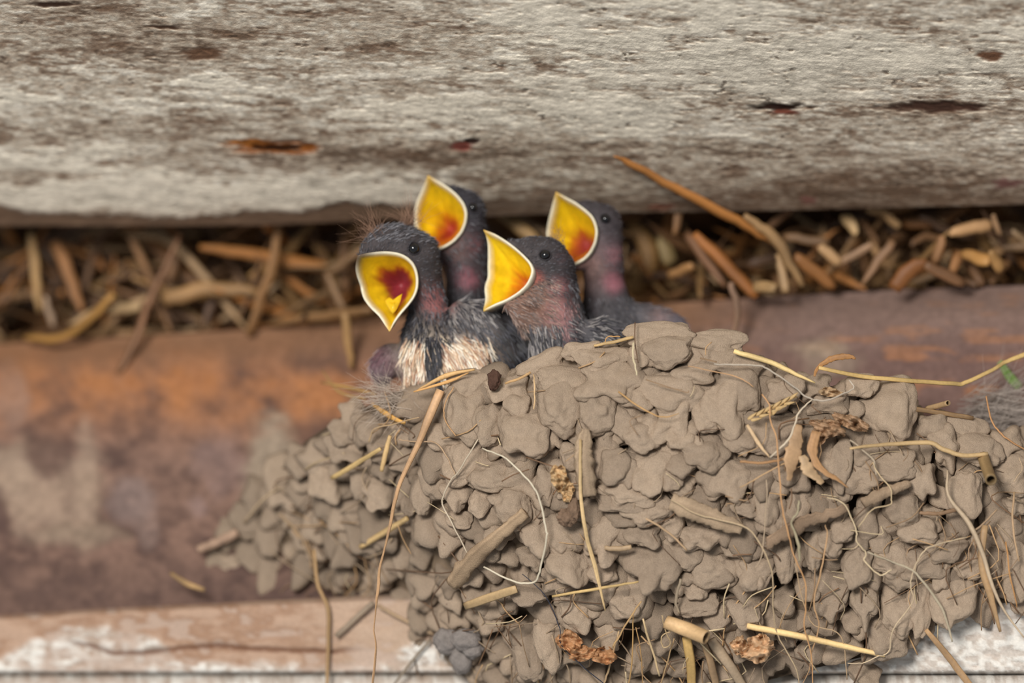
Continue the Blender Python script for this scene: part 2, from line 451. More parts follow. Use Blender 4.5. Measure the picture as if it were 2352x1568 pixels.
named_gap = [
    (LEFT, [(200, 200), (215, 400), (245, 700)], 62, (178, 148, 106), -1.0, 'pale upright straw stalk in the gap, first from the picture left edge'),
    (LEFT, [(280, 600), (335, 790)], 44, (176, 156, 138), -1.0, 'short greyish stalk leaning at the foot of the pale upright straw'),
    (LEFT, [(350, 260), (440, 480), (515, 690)], 86, (172, 126, 84), -.6, 'broad orange-tan straw leaning right beside the pale upright stalk'),
    (LEFT, [(520, 220), (655, 440)], 60, (150, 104, 62), .2, 'short rusty brown straw right of the broad leaning stalk'),
    (LEFT, [(820, 230), (930, 470), (1085, 880)], 50, (142, 110, 80), -.7, 'thin brown straw slanting down right, crossing another in an X'),
    (LEFT, [(1140, 190), (950, 600), (880, 800), (745, 1090)], 52, (136, 100, 72), -1.5, 'long brown stalk hanging down over the rusty beam, crossing in an X'),
    (LEFT, [(660, 690), (880, 668)], 76, (196, 170, 132), -1.6, 'bright cut straw end pointing left at the foot of the X'),
    (LEFT, [(1030, 630), (1300, 555), (1620, 580)], 100, (170, 136, 94), -.9, 'thick tan straw bowed upwards to the right of the X'),
    (LEFT, [(1255, 290), (1650, 350), (2060, 420)], 84, (176, 122, 66), -.5, 'thick orange straw with bright round end lying under the timber'),
    (LEFT, [(1750, 110), (1715, 400), (1560, 840)], 66, (154, 118, 80), -1.2, 'tan stalk standing across the thick orange straw'),
    (LEFT, [(-60, 640), (210, 580)], 66, (150, 120, 90), .3, 'lower of two horizontal straws at the left picture edge'),
    (LEFT, [(-60, 430), (190, 395)], 56, (132, 102, 76), .6, 'upper of two horizontal straws at the left picture edge'),
    (LEFT, [(150, 860), (420, 850), (720, 590)], 58, (172, 132, 72), -1.7, 'golden bent straw lying on the rusty beam at far left'),
    (LEFT, [(430, 770), (640, 680)], 46, (188, 160, 124), -1.8, 'short pale straw lying across the golden bent straw'),
    (LEFT, [(2320, 280), (2050, 470)], 46, (146, 116, 84), -1.0, 'thin tan straw leaning right near the wide open chick'),
    (LEFT, [(2040, 440), (2160, 700)], 56, (150, 120, 88), -1.2, 'short tan straw leaning left, left of the wide open beak'),
    (LEFT, [(1690, 775), (2050, 720), (2330, 690)], 62, (152, 118, 80), -1.4, 'tan straw lying along the rusty beam left of the chicks'),
    (LEFT, [(2160, 700), (2185, 900), (2210, 1060)], 58, (178, 144, 100), -2.4, 'pale straw hanging down the rusty beam left of the chicks'),
    (RIGHTZ, [(25, 45), (130, 95), (420, 250), (700, 400), (930, 540)], [10, 40, 56, 76, 72], (178, 124, 68), -2.6, 'long thick orange-brown stalk rising across the timber'),
    (RIGHTZ, [(760, 380), (940, 520), (1090, 790)], [50, 70, 50], (168, 138, 100), -2.2, 'curved tan blade at the foot of the long orange-brown stalk'),
    (RIGHTZ, [(610, 175), (460, 255)], 32, (140, 106, 76), -1.8, 'thin side shoot crossing behind the long orange-brown stalk'),
    (RIGHTZ, [(410, 270), (375, 490)], 50, (146, 112, 80), -1.5, 'thin upright straw behind the long orange-brown stalk'),
    (RIGHTZ, [(480, 480), (640, 640), (840, 840)], 78, (160, 106, 56), -1.8, 'cut orange straw with bright end, parallel under the long stalk'),
    (RIGHTZ, [(430, 480), (660, 780)], 64, (122, 90, 66), -1.0, 'dark brown straw beside the cut orange straw'),
    (RIGHTZ, [(290, 500), (350, 650)], 92, (160, 142, 100), .2, 'pale flat straw piece right of the rear right chick'),
    (RIGHTZ, [(100, 370), (230, 620), (120, 830)], 120, (156, 122, 76), .4, 'broad tan leaf curling behind the rear right chick'),
    (RIGHTZ, [(330, 730), (470, 660)], 62, (176, 136, 92), -1.0, 'short orange straw end lying near the rear right chick'),
    (RIGHTZ, [(1335, 370), (1400, 490)], 70, (200, 172, 130), -.3, 'bright stubby straw end in the dark hollow under the timber'),
    (RIGHTZ, [(1460, 355), (1560, 370), (1650, 450)], 50, (178, 148, 110), -.3, 'curved pale straw right of the bright stubby end'),
    (RIGHTZ, [(1050, 330), (900, 450)], 46, (138, 108, 84), -.6, 'thin brown straw left of the bright stubby end'),
    (RIGHTZ, [(990, 505), (1240, 535)], 60, (142, 112, 82), -1.0, 'flat brown straw lying below the dark hollow'),
    (RIGHTZ, [(1190, 550), (1310, 660)], 68, (176, 146, 110), -1.3, 'pale straw piece slanting down to the rusty beam'),
    (RIGHTZ, [(1290, 660), (1490, 550)], 50, (160, 132, 108), -1.2, 'thin pale straw rising right from the beam'),
    (RIGHTZ, [(1600, 530), (1430, 780)], 52, (142, 112, 86), -1.2, 'straw slanting down left to the rusty beam'),
    (RIGHTZ, [(1050, 610), (1280, 790)], 78, (156, 110, 66), -1.4, 'orange-brown straw slanting to the beam right of the curved blade'),
    (RIGHTZ, [(1925, 490), (2050, 450), (2170, 440)], 78, (188, 152, 112), -1.0, 'bright tan straw end arching at the right side'),
    (RIGHTZ, [(2175, 370), (2215, 490)], 36, (170, 140, 110), -1.1, 'thin straw tip rising from the bright tan arch'),
    (RIGHTZ, [(2000, 600), (2160, 635)], 82, (194, 150, 92), -1.3, 'short golden straw below the bright tan arch'),
    (RIGHTZ, [(2160, 580), (2230, 690)], 72, (184, 146, 96), -1.4, 'stubby golden straw right of the short golden one'),
    (RIGHTZ, [(1890, 500), (1845, 650)], 62, (152, 114, 78), -1.0, 'upright brown straw left of the short golden straw'),
    (RIGHTZ, [(1990, 590), (1925, 740)], 60, (160, 118, 78), -1.2, 'leaning orange straw below the short golden straw'),
    (RIGHTZ, [(1610, 800), (1720, 680), (1810, 650)], 92, (136, 90, 50), -1.8, 'dark orange husk arched on the rusty beam'),
    (RIGHTZ, [(1790, 660), (2010, 770)], 70, (132, 98, 70), -1.7, 'brown straw slanting right from the dark orange husk'),
    (RIGHTZ, [(690, 760), (725, 930), (690, 1080)], 42, (152, 124, 106), -2.6, 'thin pale root hanging in front of the rusty beam'),
    (RIGHTZ, [(955, 600), (1000, 820)], 56, (182, 154, 118), -2.0, 'pale straw standing on the beam under the curved blade'),
    (RIGHTZ, [(810, 790), (940, 790)], 70, (180, 152, 112), -1.9, 'pale straw end lying on the beam beside the cut orange straw'),
    ((0, 0, 1), [(1140, 478), (1185, 515), (1250, 570)], 30, (186, 156, 110), -.9, 'pale straw slanting between the two rear chicks'),
]
for k, (z, pts, wd, col, off, label) in enumerate(named_gap):
    q = Z(z, pts)
    wpx = np.atleast_1d(wd) / z[2]
    slope = .5 * RNG.uniform(-1, 1)
    p3 = [(x, y, gap_depth(x, off) + slope * (i - .5 * (len(q) - 1))) for i, (x, y) in enumerate(q)]
    if 'rising across the timber' in label:
        p3 = [(x, y, dd) for (x, y), dd in zip(q, (3.3, 3.7, 4.3, 4.9, 5.2))]
    o = stalk('straw', p3, wpx, np.array(col) * np.array((.90, .86, .80)), flat=.5, seed=100 + k, wob=3.0, taper=.7, var=.5, twist=RNG.uniform(-.6, .6))
    tag(o, label, 'straw')

DEEP = []                                        # the deepest, half hidden straws become one mass
def gap_fill(n, x0, x1, ymin, ymax, lmin, lmax, wmin, wmax, label, group, seed, flatang, omin=-.3, omax=2.4):
    rng = np.random.default_rng(seed)
    for k in range(n):
        x = rng.uniform(x0, x1); y = rng.uniform(ymin, ymax) - (x - 1176) * .045
        L = rng.uniform(lmin, lmax); a = rng.normal(0, flatang) + (math.pi if rng.random() < .5 else 0)
        off = rng.uniform(omin, omax)
        dx, dy = math.cos(a) * L / 2, math.sin(a) * L / 2
        lo_y = rust_top(x) - 4
        y0, y1 = np.clip([y - dy, y + dy], 492 - (x - 300) * .012, lo_y)
        if abs(y1 - y0) + abs(2 * dx) < 40: continue
        bend = rng.normal(0, .16) * L
        tilt = rng.normal(0, .5)
        dmid = gap_depth(x, off)
        p3 = [(x - dx, y0, dmid - tilt), (x + bend * .3, (y0 + y1) / 2 + bend, dmid), (x + dx, y1, dmid + tilt)]
        col = [TAN, BROWN, DTAN, ORANGE, (118, 84, 54), (160, 122, 76), (96, 70, 50)][rng.integers(7)]
        col = np.array(col) * rng.uniform(.75, 1.0)
        nm = 'straw' if off < 1.30 else 'straw_litter'
        o = stalk(nm, p3, rng.uniform(wmin, wmax), col, flat=rng.uniform(.2, .7), seed=seed + k, n=9, sides=6, taper=1.2, twist=rng.normal(0, .8), wob=3, var=.5)
        if off < 1.30: tag(o, label, 'straw', group)
        else: DEEP.append(o)
gap_fill(150, -120, 840, 518, 745, 100, 420, 8, 34, 'dim brown straw packed into the gap left of the chicks', 'straw packed in the gap left of the chicks', 1000, .9)
gap_fill(30, 840, 1440, 480, 700, 90, 260, 10, 26, 'dim brown straw packed into the gap behind the chicks', 'straw packed in the gap behind the chicks', 2000, .8)
gap_fill(150, 1430, 2480, 530, 745, 50, 220, 7, 30, 'dim brown straw litter in the gap right of the chicks', 'straw litter in the gap right of the chicks', 3000, .9)

VV, FF, CC, n_ = [], [], [], 0
for o in DEEP:
    me = o.data; k = len(me.vertices)
    a_ = np.empty(k * 3); me.vertices.foreach_get('co', a_)
    c_ = np.empty(k * 4, np.float32); me.color_attributes['Col'].data.foreach_get('color', c_)
    VV.append(a_.reshape(-1, 3) + np.array(o.location)); CC.append(c_.reshape(-1, 4)[:, :3])
    FF.extend([tuple(v + n_ for v in p.vertices) for p in me.polygons]); n_ += k
    bpy.data.objects.remove(o); bpy.data.meshes.remove(me)
tag(mesh_obj('straw_litter', np.concatenate(VV), FF, M_STRAW, np.concatenate(CC), origin=VV[0].mean(0)), 'dark tangle of straw litter deep in the gap under the timber', 'straw', kind='stuff')

# ------------------------------------------------------------------ the mud nest
RIM_Y = [(480, 1260), (540, 1175), (600, 1110), (660, 1060), (700, 1010), (780, 955), (850, 925), (930, 900), (1000, 882), (1100, 862), (1180, 842), (1250, 818), (1330, 806), (1400, 798), (1450, 768), (1520, 757), (1580, 756), (1640, 778), (1700, 798), (1780, 832),
         (1850, 866), (1900, 880), (1960, 898), (2010, 928), (2060, 948), (2130, 968), (2200, 978), (2352, 1012), (2600, 1100), (2800, 1250)]
BOT_Y = [(480, 1300), (540, 1345), (700, 1372), (900, 1385), (1000, 1470), (1100, 1575), (1250, 1625), (1500, 1625), (1700, 1575), (1850, 1535), (2000, 1500), (2080, 1472), (2150, 1440), (2250, 1400), (2352, 1385), (2600, 1350), (2800, 1300)]
RIM_D = [(480, 6.2), (540, 5.8), (640, 4.9), (720, 3.4), (850, 2.3), (1000, 1.4), (1180, .8), (1400, .45), (1700, .3), (1960, .4), (2200, .8), (2352, 1.1), (2800, 4)]
MID_D = [(480, 6.0), (540, 5.7), (640, 5.1), (720, 4.3), (850, 2.7), (1000, 1.2), (1180, .2), (1400, -.3), (1700, -.4), (1960, -.3), (2200, 0), (2352, .3), (2800, 3)]
BOT_D = [(480, 5.7), (540, 5.5), (700, 5.1), (900, 4.1), (1000, 3.1), (1250, 2.0), (1500, 1.5), (1800, .9), (2100, .35), (2352, .1), (2800, 1.0)]

def nest_depth(px, py):
    px = np.asarray(px, float); py = np.asarray(py, float)
    ry, by = interp(RIM_Y, px), interp(BOT_Y, px)
    t = np.clip((py - ry) / (by - ry), -.06, 1.06)
    r, m, b = interp(RIM_D, px), interp(MID_D, px), interp(BOT_D, px)
    # quadratic through rim (t=0), middle (t=.45), bottom (t=1)
    l0 = (t - .45) * (t - 1) / (.45); l1 = t * (t - 1) / (.45 * -.55); l2 = t * (t - .45) / .55
    return r * l0 + m * l1 + b * l2

nest_org = P(1500, 1420, 3.0)
nest = bpy.data.objects.new('swallow_nest', None)
COL.objects.link(nest)
nest.location = nest_org
nest.empty_display_size = .02
tag(nest, 'cup nest of grey-brown mud pellets and straw holding four gaping chicks', 'nest')

CAV = [(2150, 1165, 62, 26), (1990, 1150, 66, 16), (1872, 1112, 40, 28), (1820, 1322, 70, 22), (1740, 1335, 40, 18), (2012, 1372, 26, 24), (1900, 1240, 26, 18), (905, 1092, 40, 14), (862, 1122, 34, 14), (1105, 1005, 18, 22), (1440, 1006, 26, 12), (1305, 1385, 40, 26),
       (1250, 930, 20, 20), (1560, 1000, 26, 10), (1985, 950, 50, 16), (1130, 1365, 40, 14), (1190, 1410, 50, 20), (1660, 1400, 36, 20), (740, 1110, 34, 12), (690, 1180, 26, 16), (640, 1270, 30, 18), (780, 1330, 30, 16), (1450, 1450, 60, 30), (2240, 1160, 30, 20), (2100, 1340, 26, 18)]
def cavity(x, y):
    return sum(gauss(x, y, *c_) for c_ in CAV)

def build_nest_wall():
    xs = np.linspace(480, 2800, 220)
    prof = []
    cols = []
    def row(y, d, X=xs):
        n = fbm(X / 50, y / 40, 0, 4, 101)
        prof.append(P(X, y, d + .25 * (n - .5)))
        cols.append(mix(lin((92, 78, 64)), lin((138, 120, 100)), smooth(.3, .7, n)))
    ry, by = interp(RIM_Y, xs), interp(BOT_Y, xs)
    rd = interp(RIM_D, xs)
    depth_in = smooth(600, 1000, xs) * smooth(2700, 2250, xs)
    # inside of the cup, from its floor up to the rim
    row(ry + 60 + 160 * depth_in, rd + .9 + 3.2 * depth_in)
    row(ry + 60 + 150 * depth_in, rd + .8 + 1.6 * depth_in)
    row(ry + 30 + 70 * depth_in, rd + .7 + .55 * depth_in)
    row(ry + 16, rd + .6 + .3 * depth_in)
    row(ry + 4, rd + .4)
    for t in np.linspace(.012, 1, 46):
        y = ry + (by - ry) * t
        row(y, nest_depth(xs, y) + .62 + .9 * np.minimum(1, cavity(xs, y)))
    bd = interp(BOT_D, xs)
    back = np.maximum(bd + .3, np.minimum(rust_depth(xs, by - 60), 6.5))
    row(by + 4, (bd + back) / 2)
    row(by - 60, back)
    row(ry + 60 + 170 * depth_in, np.maximum(rust_depth(xs, ry + 200) + .1, rd + 1.2))
    pts = np.stack(prof); c = np.stack(cols)
    ny, nx, _ = pts.shape
    idx = np.arange(ny * nx).reshape(ny, nx)
    F = np.stack([idx[:-1, :-1], idx[1:, :-1], idx[1:, 1:], idx[:-1, 1:]], -1).reshape(-1, 4).tolist()
    F += np.stack([idx[-1, :-1], idx[0, :-1], idx[0, 1:], idx[-1, 1:]], -1).reshape(-1, 4).tolist()
    F.append(list(idx[::-1, 0])); F.append(list(idx[:, -1]))
    mesh_obj('mud_wall', pts.reshape(-1, 3), F, M_MUD, c.reshape(-1, 3), nest)
build_nest_wall()

_ico = {}
def ico(sub):
    if sub not in _ico:
        bm = bmesh.new(); bmesh.ops.create_icosphere(bm, subdivisions=sub, radius=1)
        bm.verts.ensure_lookup_table()
        _ico[sub] = (np.array([v.co[:] for v in bm.verts]), [tuple(v.index for v in f.verts) for f in bm.faces])
        bm.free()
    return _ico[sub]

def pellet_geo(px, py, wd, hg, rot, d, seed, sub=4, style=None, tone=1.0):
    """A pressed, drooping mud pellet: wider above, its lower end standing out from the wall."""
    rng = np.random.default_rng(seed)
    v, F = ico(sub)
    v = v.copy()
    sq = rng.uniform(.72, .95)
    v = np.sign(v) * np.abs(v) ** sq
    v /= np.maximum(1e-6, np.abs(v).max())
    drop = rng.uniform(-.05, .42) if style is None else style
    x, y, z = v[:, 0], v[:, 1], v[:, 2]              # y up, z away from the camera
    x = x * (1 + drop * y * .8)                      # narrower at the lower end
    x = x + rng.uniform(-.2, .2) * y
    sgn = rng.uniform(0, 60)
    th = np.arctan2(v[:, 1], v[:, 0]); lob = rng.integers(3, 6); ph = rng.uniform(0, 6.3)
    lobes = rng.uniform(.03, .17) * np.cos(lob * th + ph) * np.sqrt(v[:, 0] ** 2 + v[:, 1] ** 2)
    r1 = fbm(v[:, 0] * 1.1 + sgn, v[:, 1] * 1.1, v[:, 2] * 1.1 + sgn, 2, 5) - .5
    r2 = fbm(v[:, 0] * 3.2 + sgn, v[:, 1] * 3.2, v[:, 2] * 3.2, 3, 9) - .5
    r3 = fbm(v[:, 0] * 9 + sgn, v[:, 1] * 9, v[:, 2] * 9, 2, 13) - .5
    k = 1 + .75 * r1 + .17 * r2 + .05 * r3 + lobes
    x, y, z = x * k, y * k, z * k
    z = z * .70
    tilt = rng.uniform(.30, .75)
    z = z + tilt * (y + .35)                                 # top sinks in, bottom stands out
    a = math.radians(rot)
    X = x * wd / 2; Y = y * hg / 2
    Xr = X * math.cos(a) - Y * math.sin(a); Yr = X * math.sin(a) + Y * math.cos(a)
    Zc = z * min(wd, hg) / 2 * .01                  # cm
    V = P(px + Xr, py - Yr, d + Zc)
    sp = fbm(v[:, 0] * 6 + sgn, v[:, 1] * 6, v[:, 2] * 6, 3, 17)
    base = lin(np.array((163, 144, 124)) * tone)
    c = base[None] * (.86 + .28 * sp[:, None])
    return V, F, c

ZA = (1180, 740, 3.92); ZB = (680, 820, 3.92); ZC = (1200, 1140, 3.663); ZD = (1720, 1140, 3.663); ZE = (1700, 740, 3.607)
pel = []
def add(z, rows):
    for r in rows:
        x, y, w_, h_ = r[:4]
        rot = r[4] if len(r) > 4 else 0
        pel.append((z[0] + x / z[2], z[1] + y / z[2], w_ / z[2] * 1.12, h_ / z[2] * 1.12, rot))
add(ZA, [(1360, 120, 520, 190, 4), (1390, 270, 380, 230), (1170, 280, 200, 230), (1830, 200, 470, 190, -6), (1830, 330, 330, 190), (460, 500, 500, 230), (410, 740, 400, 470), (870, 500, 470, 360), (750, 790, 330, 370),
         (1100, 650, 300, 240), (1440, 610, 560, 330), (1430, 850, 340, 440), (1900, 790, 350, 470), (2060, 650, 330, 410, 25), (1230, 940, 200, 250), (980, 910, 230, 260), (1720, 850, 200, 230), (1600, 960, 150, 180), (130, 1020, 360, 360),
         (1150, 1040, 280, 230), (1480, 1030, 280, 210), (2050, 1050, 340, 240, -10), (1700, 1180, 340, 260), (1230, 1380, 320, 360), (1030, 1360, 180, 220), (900, 1300, 260, 260), (1510, 1280, 280, 220), (1430, 1390, 180, 210), (1520, 1490, 190, 190),
         (1750, 1400, 170, 240), (1930, 1430, 350, 360), (290, 1440, 170, 300), (520, 1210, 180, 220), (520, 1470, 190, 240, -20), (1000, 1520, 440, 260), (800, 330, 380, 200), (600, 250, 320, 150, 8), (250, 380, 380, 180, 14), (300, 620, 200, 260), (2060, 400, 330, 220, -10), (1640, 460, 320, 170)])
add(ZB, [(1560, 530, 360, 420), (1760, 610, 260, 370, -35), (2060, 650, 400, 420), (1500, 940, 310, 340), (1440, 1210, 250, 300), (1240, 1080, 230, 330, 15), (1810, 1080, 430, 280), (1650, 1330, 180, 220, -30), (1850, 1290, 200, 140), (1960, 1360, 300, 330),
         (2250, 1170, 170, 270), (1480, 1460, 190, 140), (740, 1250, 260, 270), (260, 1060, 280, 380), (450, 830, 280, 230), (650, 650, 230, 220), (420, 700, 250, 210), (1140, 1240, 170, 330), (1020, 1330, 140, 160), (2010, 430, 240, 240), (1560, 220, 300, 220, 12), (1850, 300, 260, 170), (1330, 720, 260, 220)])
add(ZC, [(830, 40, 370, 190), (1060, 130, 370, 200), (1010, 290, 320, 260), (1090, 560, 370, 440), (1380, 500, 310, 250), (1500, 330, 350, 240), (1270, 230, 180, 250), (1610, 600, 360, 280), (1790, 430, 220, 180), (340, 350, 290, 370), (680, 370, 300, 380, -38), (370, 560, 350, 350), (100, 320, 200, 270), (80, 510, 210, 190),
         (680, 630, 280, 210), (1430, 660, 190, 190), (1290, 700, 160, 210), (1450, 790, 200, 140), (1480, 890, 320, 210), (880, 860, 290, 280), (440, 960, 240, 290), (210, 1210, 210, 400), (1880, 960, 260, 290), (1960, 620, 250, 260), (1640, 1010, 200, 190), (60, 1380, 230, 380), (60, 830, 240, 160), (2030, 100, 190, 290), (1870, 90, 200, 160)])
add(ZD, [(190, 190, 300, 290), (290, 540, 140, 310), (540, 470, 150, 330), (800, 290, 170, 190), (690, 400, 200, 210), (930, 560, 220, 330), (980, 850, 210, 420, 4), (1240, 960, 250, 380), (1430, 950, 190, 460), (1180, 530, 310, 270), (1270, 690, 270, 190), (1480, 560, 350, 240), (1640, 460, 280, 190), (1850, 580, 220, 210), (1100, 350, 160, 230),
         (1310, 130, 260, 260), (1430, 290, 290, 190), (1700, 880, 350, 370), (1610, 690, 160, 250), (690, 880, 250, 260), (1170, 1170, 330, 330), (2240, 70, 150, 180), (2240, 650, 200, 380), (60, 630, 230, 260), (980, 1500, 230, 180)])
add(ZE, [(1250, 750, 400, 420, 20), (1860, 890, 330, 210, -25), (1700, 1050, 200, 280), (1980, 1080, 350, 260), (1230, 1170, 440, 240), (1510, 1320, 180, 270), (1870, 1390, 250, 360), (840, 1190, 160, 350), (690, 1180, 200, 220), (270, 930, 380, 280), (1010, 1100, 230, 160), (730, 670, 310, 180), (840, 1410, 130, 170),
         (360, 1260, 200, 160), (1000, 1270, 280, 250), (600, 550, 260, 180), (380, 560, 280, 200), (1000, 540, 260, 190), (2250, 1250, 300, 300), (2200, 1000, 260, 240), (1600, 860, 260, 220)])
pel.sort(key=lambda r: -r[2] * r[3])
stuff_V, stuff_F, stuff_C, nv = [], [], [], 0
def to_stuff(V, F, C):
    global nv
    stuff_V.append(V); stuff_C.append(C)
    stuff_F.extend([tuple(i + nv for i in f) for f in F]); nv += len(V)
for k, (x, y, w_, h_, rot) in enumerate(pel):
    blur = .12 if x > 900 else .3
    d = float(nest_depth(x, y)) + .0 + RNG.uniform(-.12, .12)
    V, F, C = pellet_geo(x, y, w_, h_, rot, d, 500 + k, 5 if k < 60 else 4, tone=RNG.uniform(.92, 1.04))
    if k < 100:
        mesh_obj('mud_pellet', V, F, M_MUD, C, nest)
    else:
        to_stuff(V, F, C)
# the many further pellets that fill the wall between them
rng = np.random.default_rng(77)
step = 44
for gy in np.arange(740, 1640, step):
    for gx in np.arange(500, 2620, step * 1.15):
        x = gx + rng.uniform(-.55, .55) * step + (gy / step % 2) * step * .55; y = gy + rng.uniform(-.5, .5) * step
        ry, by = interp(RIM_Y, x), interp(BOT_Y, x)
        if y < ry + 14 or y > by - 6: continue
        cv = float(cavity(x, y))
        if cv > .8: continue
        sz = rng.uniform(52, 92) * (1 - .3 * min(1, cv))
        d = float(nest_depth(x, y)) + rng.uniform(.12, .52)
        V, F, C = pellet_geo(x, y, sz * rng.uniform(.75, 1.1), sz * rng.uniform(.8, 1.35), rng.normal(0, 25), d, int(9000 + gx * 7 + gy), 3, tone=rng.uniform(.84, 1.02))
        to_stuff(V, F, C)
fill = mesh_obj('mud_pellets', np.concatenate(stuff_V), stuff_F, M_MUD, np.concatenate(stuff_C), nest)
fill['kind'] = 'stuff'

# ---- straw, roots and leaves in and on the nest: label -> a thing of its own, None -> worked into the nest
def nd(pts, off=-.35, dmin=None):
    out = []
    for i, (x, y) in enumerate(pts):
        d = float(nest_depth(x, y)) + (off if np.isscalar(off) else off[i])
        out.append((x, y, d))
    return out

T_ = []   # (name, points, width px, colour, flat, label, depth offset)
def F_(name, pts, wd, col, label=None, flat=.8, off=-.42, **kw):
    T_.append((name, pts, wd, col, label, flat, off, kw))

F_('grass_blade', [(1012, 896), (985, 960), (965, 1010), (940, 1062), (915, 1120), (904, 1165), (893, 1220), (882, 1264), (871, 1312), (870, 1345), (864, 1385), (862, 1412), (859, 1450), (863, 1480), (861, 1520), (853, 1600)],
   [22, 21, 15, 12, 10, 10, 8, 5, 8, 10, 7, 5, 6, 9, 14, 16], (196, 156, 116), 'long dry grass blade hanging from the nest rim past the ledge', .18, 'blade', twist=1.2, n=60)
F_('straw', [(1880, 844), (1988, 865), (2116, 876), (2191, 881), (2216, 879), (2282, 848), (2310, 831), (2352, 815), (2420, 790)], [9, 10, 10, 10, 10, 9, 10, 13, 10], (216, 182, 118), 'long golden straw kinked upward, sticking out right past the nest rim', .8, (-.5, -.2, 0, .2, .3, .4, .5, .6, .7), kw=0)
F_('dry_leaf', [(1870, 864), (1879, 844), (1903, 826), (1928, 820), (1952, 818), (1965, 824)], [6, 8, 13, 14, 13, 6], (166, 120, 74), 'curled brown leaf with frayed tip at the foot of the long golden straw', .3, -.45)
F_('straw', [(1685, 806), (1767, 831), (1822, 856), (1872, 879)], [15, 13, 10, 4], (214, 186, 130), 'split pale straw lying on the nest rim right of its highest lump', .6, -.42)
F_('straw', [(1716, 1437), (1843, 1462), (1940, 1484), (2032, 1505)], [16, 15, 14, 12], (214, 182, 128), 'long pale straw lying along the foot of the nest above the ledge', .8, -.55)
F_('straw', [(2127, 1446), (2180, 1510), (2240, 1590)], [11, 16, 18], (182, 146, 106), 'brown straw slanting down over the white ledge at right', .8, -.45)
F_('straw', [(1952, 1030), (2005, 1023), (2127, 1016), (2166, 1031), (2213, 1046), (2268, 1042)], [7, 9, 11, 11, 10, 10], (206, 174, 126), 'bent pale straw with brown end lying across the right of the nest', .8, -.62)
F_('reed', [(2258, 1048), (2266, 1074), (2276, 1102)], 27, (148, 122, 84), 'short hollow brown reed stub poking from the nest at right', 1, (-.4, -.7, -1.4), hollow=True, sides=12)
F_('reed', [(2130, 938), (2155, 932), (2178, 925)], 13, (176, 146, 108), 'small hollow reed end on the nest rim at right', 1, (.1, -.3, -.8), hollow=True, sides=10)
F_('straw', [(2088, 938), (2150, 946), (2235, 960)], 12, (152, 122, 88), 'brown straw lying along the rim under the small hollow reed', .8, -.2)
F_('straw', [(762, 1098), (820, 1064), (874, 1030)], [14, 12, 10], (196, 166, 112), 'pale straw stub sticking out left of the hanging grass blade', .8, -.55)
F_('straw', [(854, 926), (890, 952), (930, 972)], [8, 13, 8], (206, 158, 88), 'short golden straw crossing left of the hanging blade top', .7, -.3)
F_('straw', [(896, 1000), (886, 1040), (876, 1082)], [10, 12, 10], (210, 176, 124), 'short pale straw pointing down beside the hanging grass blade', .8, -.5)
F_('straw', [(828, 1256), (880, 1224), (936, 1190)], [15, 15, 13], (206, 174, 122), 'pale straw behind the middle of the hanging grass blade', .8, -.4)
F_('stick', [(1206, 1178), (1150, 1226), (1088, 1282), (1040, 1342)], [28, 30, 40, 44], (172, 144, 112), 'thick mud-smeared stick slanting through the middle of the nest', .7, -.45, var=.5)
F_('straw', [(1068, 1392), (1125, 1372), (1186, 1352)], 21, (178, 150, 110), 'flat wide straw lying left under the thick mud-smeared stick', .35, -.5)
F_('straw', [(1333, 1008), (1334, 1140), (1347, 1230), (1369, 1309), (1390, 1402)], [8, 8, 9, 10, 3], (206, 176, 128), 'thin pale straw hanging down the middle of the nest', .5, -.62)
F_('straw', [(1268, 1369), (1370, 1352), (1470, 1335)], [6, 7, 5], (206, 174, 116), 'thin golden straw lying level across the lower nest', .8, -.6)
F_('straw', [(1530, 1428), (1580, 1446), (1622, 1464)], [32, 35, 34], (206, 170, 124), 'thick cut straw stub at the foot of the nest', .8, (-.5, -.75, -1.1), hollow=True, sides=12)
F_('straw', [(1576, 1462), (1586, 1520), (1590, 1600)], 21, (202, 166, 104), 'golden straw standing below the thick cut stub', .8, -.3)
F_('straw', [(1618, 1478), (1632, 1520), (1652, 1600)], 17, (172, 142, 108), 'thin tan straw between two thicker straws under the nest', .8, -.3)
F_('straw', [(1634, 1470), (1672, 1522), (1716, 1590)], 25, (170, 148, 122), 'greyish thick straw slanting right below the nest', .8, -.25)
F_('dry_leaf', [(1834, 975), (1826, 1020), (1818, 1060), (1812, 1104)], [20, 36, 34, 10], (178, 144, 108), 'broad dry leaf hanging on the right half of the nest', .15, -.6, twist=.5)
F_('dry_leaf', [(1876, 990), (1866, 1040), (1890, 1080), (1920, 1098), (1948, 1120)], [22, 22, 12, 14, 5], (172, 132, 92), 'twisted brown leaf right of the broad dry leaf', .15, -.62, twist=1.0)
F_('dry_leaf', [(1842, 1046), (1858, 1078), (1890, 1110)], [20, 28, 16], (184, 154, 118), 'short curled leaf below the broad dry leaf', .2, -.6, twist=.7)
F_('bark', [(1758, 1252), (1810, 1220), (1857, 1196), (1948, 1166)], [22, 30, 30, 22], (142, 116, 92), 'rough bark strip wedged across the lower right of the nest', .5, -.42, var=.6, wob=5)
F_('stick', [(1982, 1156), (2030, 1132), (2090, 1110)], [27, 26, 20], (152, 128, 102), 'mud-smeared stick in the dark hollow right of the nest middle', .8, -.4)
F_('stick', [(1541, 1152), (1620, 1182), (1704, 1216)], [40, 44, 34], (166, 142, 114), 'wide flat mud-smeared stick slanting right in the lower nest', .4, -.42)
F_('stick', [(1345, 985), (1340, 1050), (1352, 1140)], [30, 44, 40], (160, 138, 112), 'mud-crusted upright stick under the nest rim middle', .7, -.4, var=.5)
F_('straw', [(1364, 794), (1410, 785), (1455, 774)], [6, 8, 8], (210, 176, 122), 'thin golden straw poking left from the highest lump of the rim', .8, -.25)
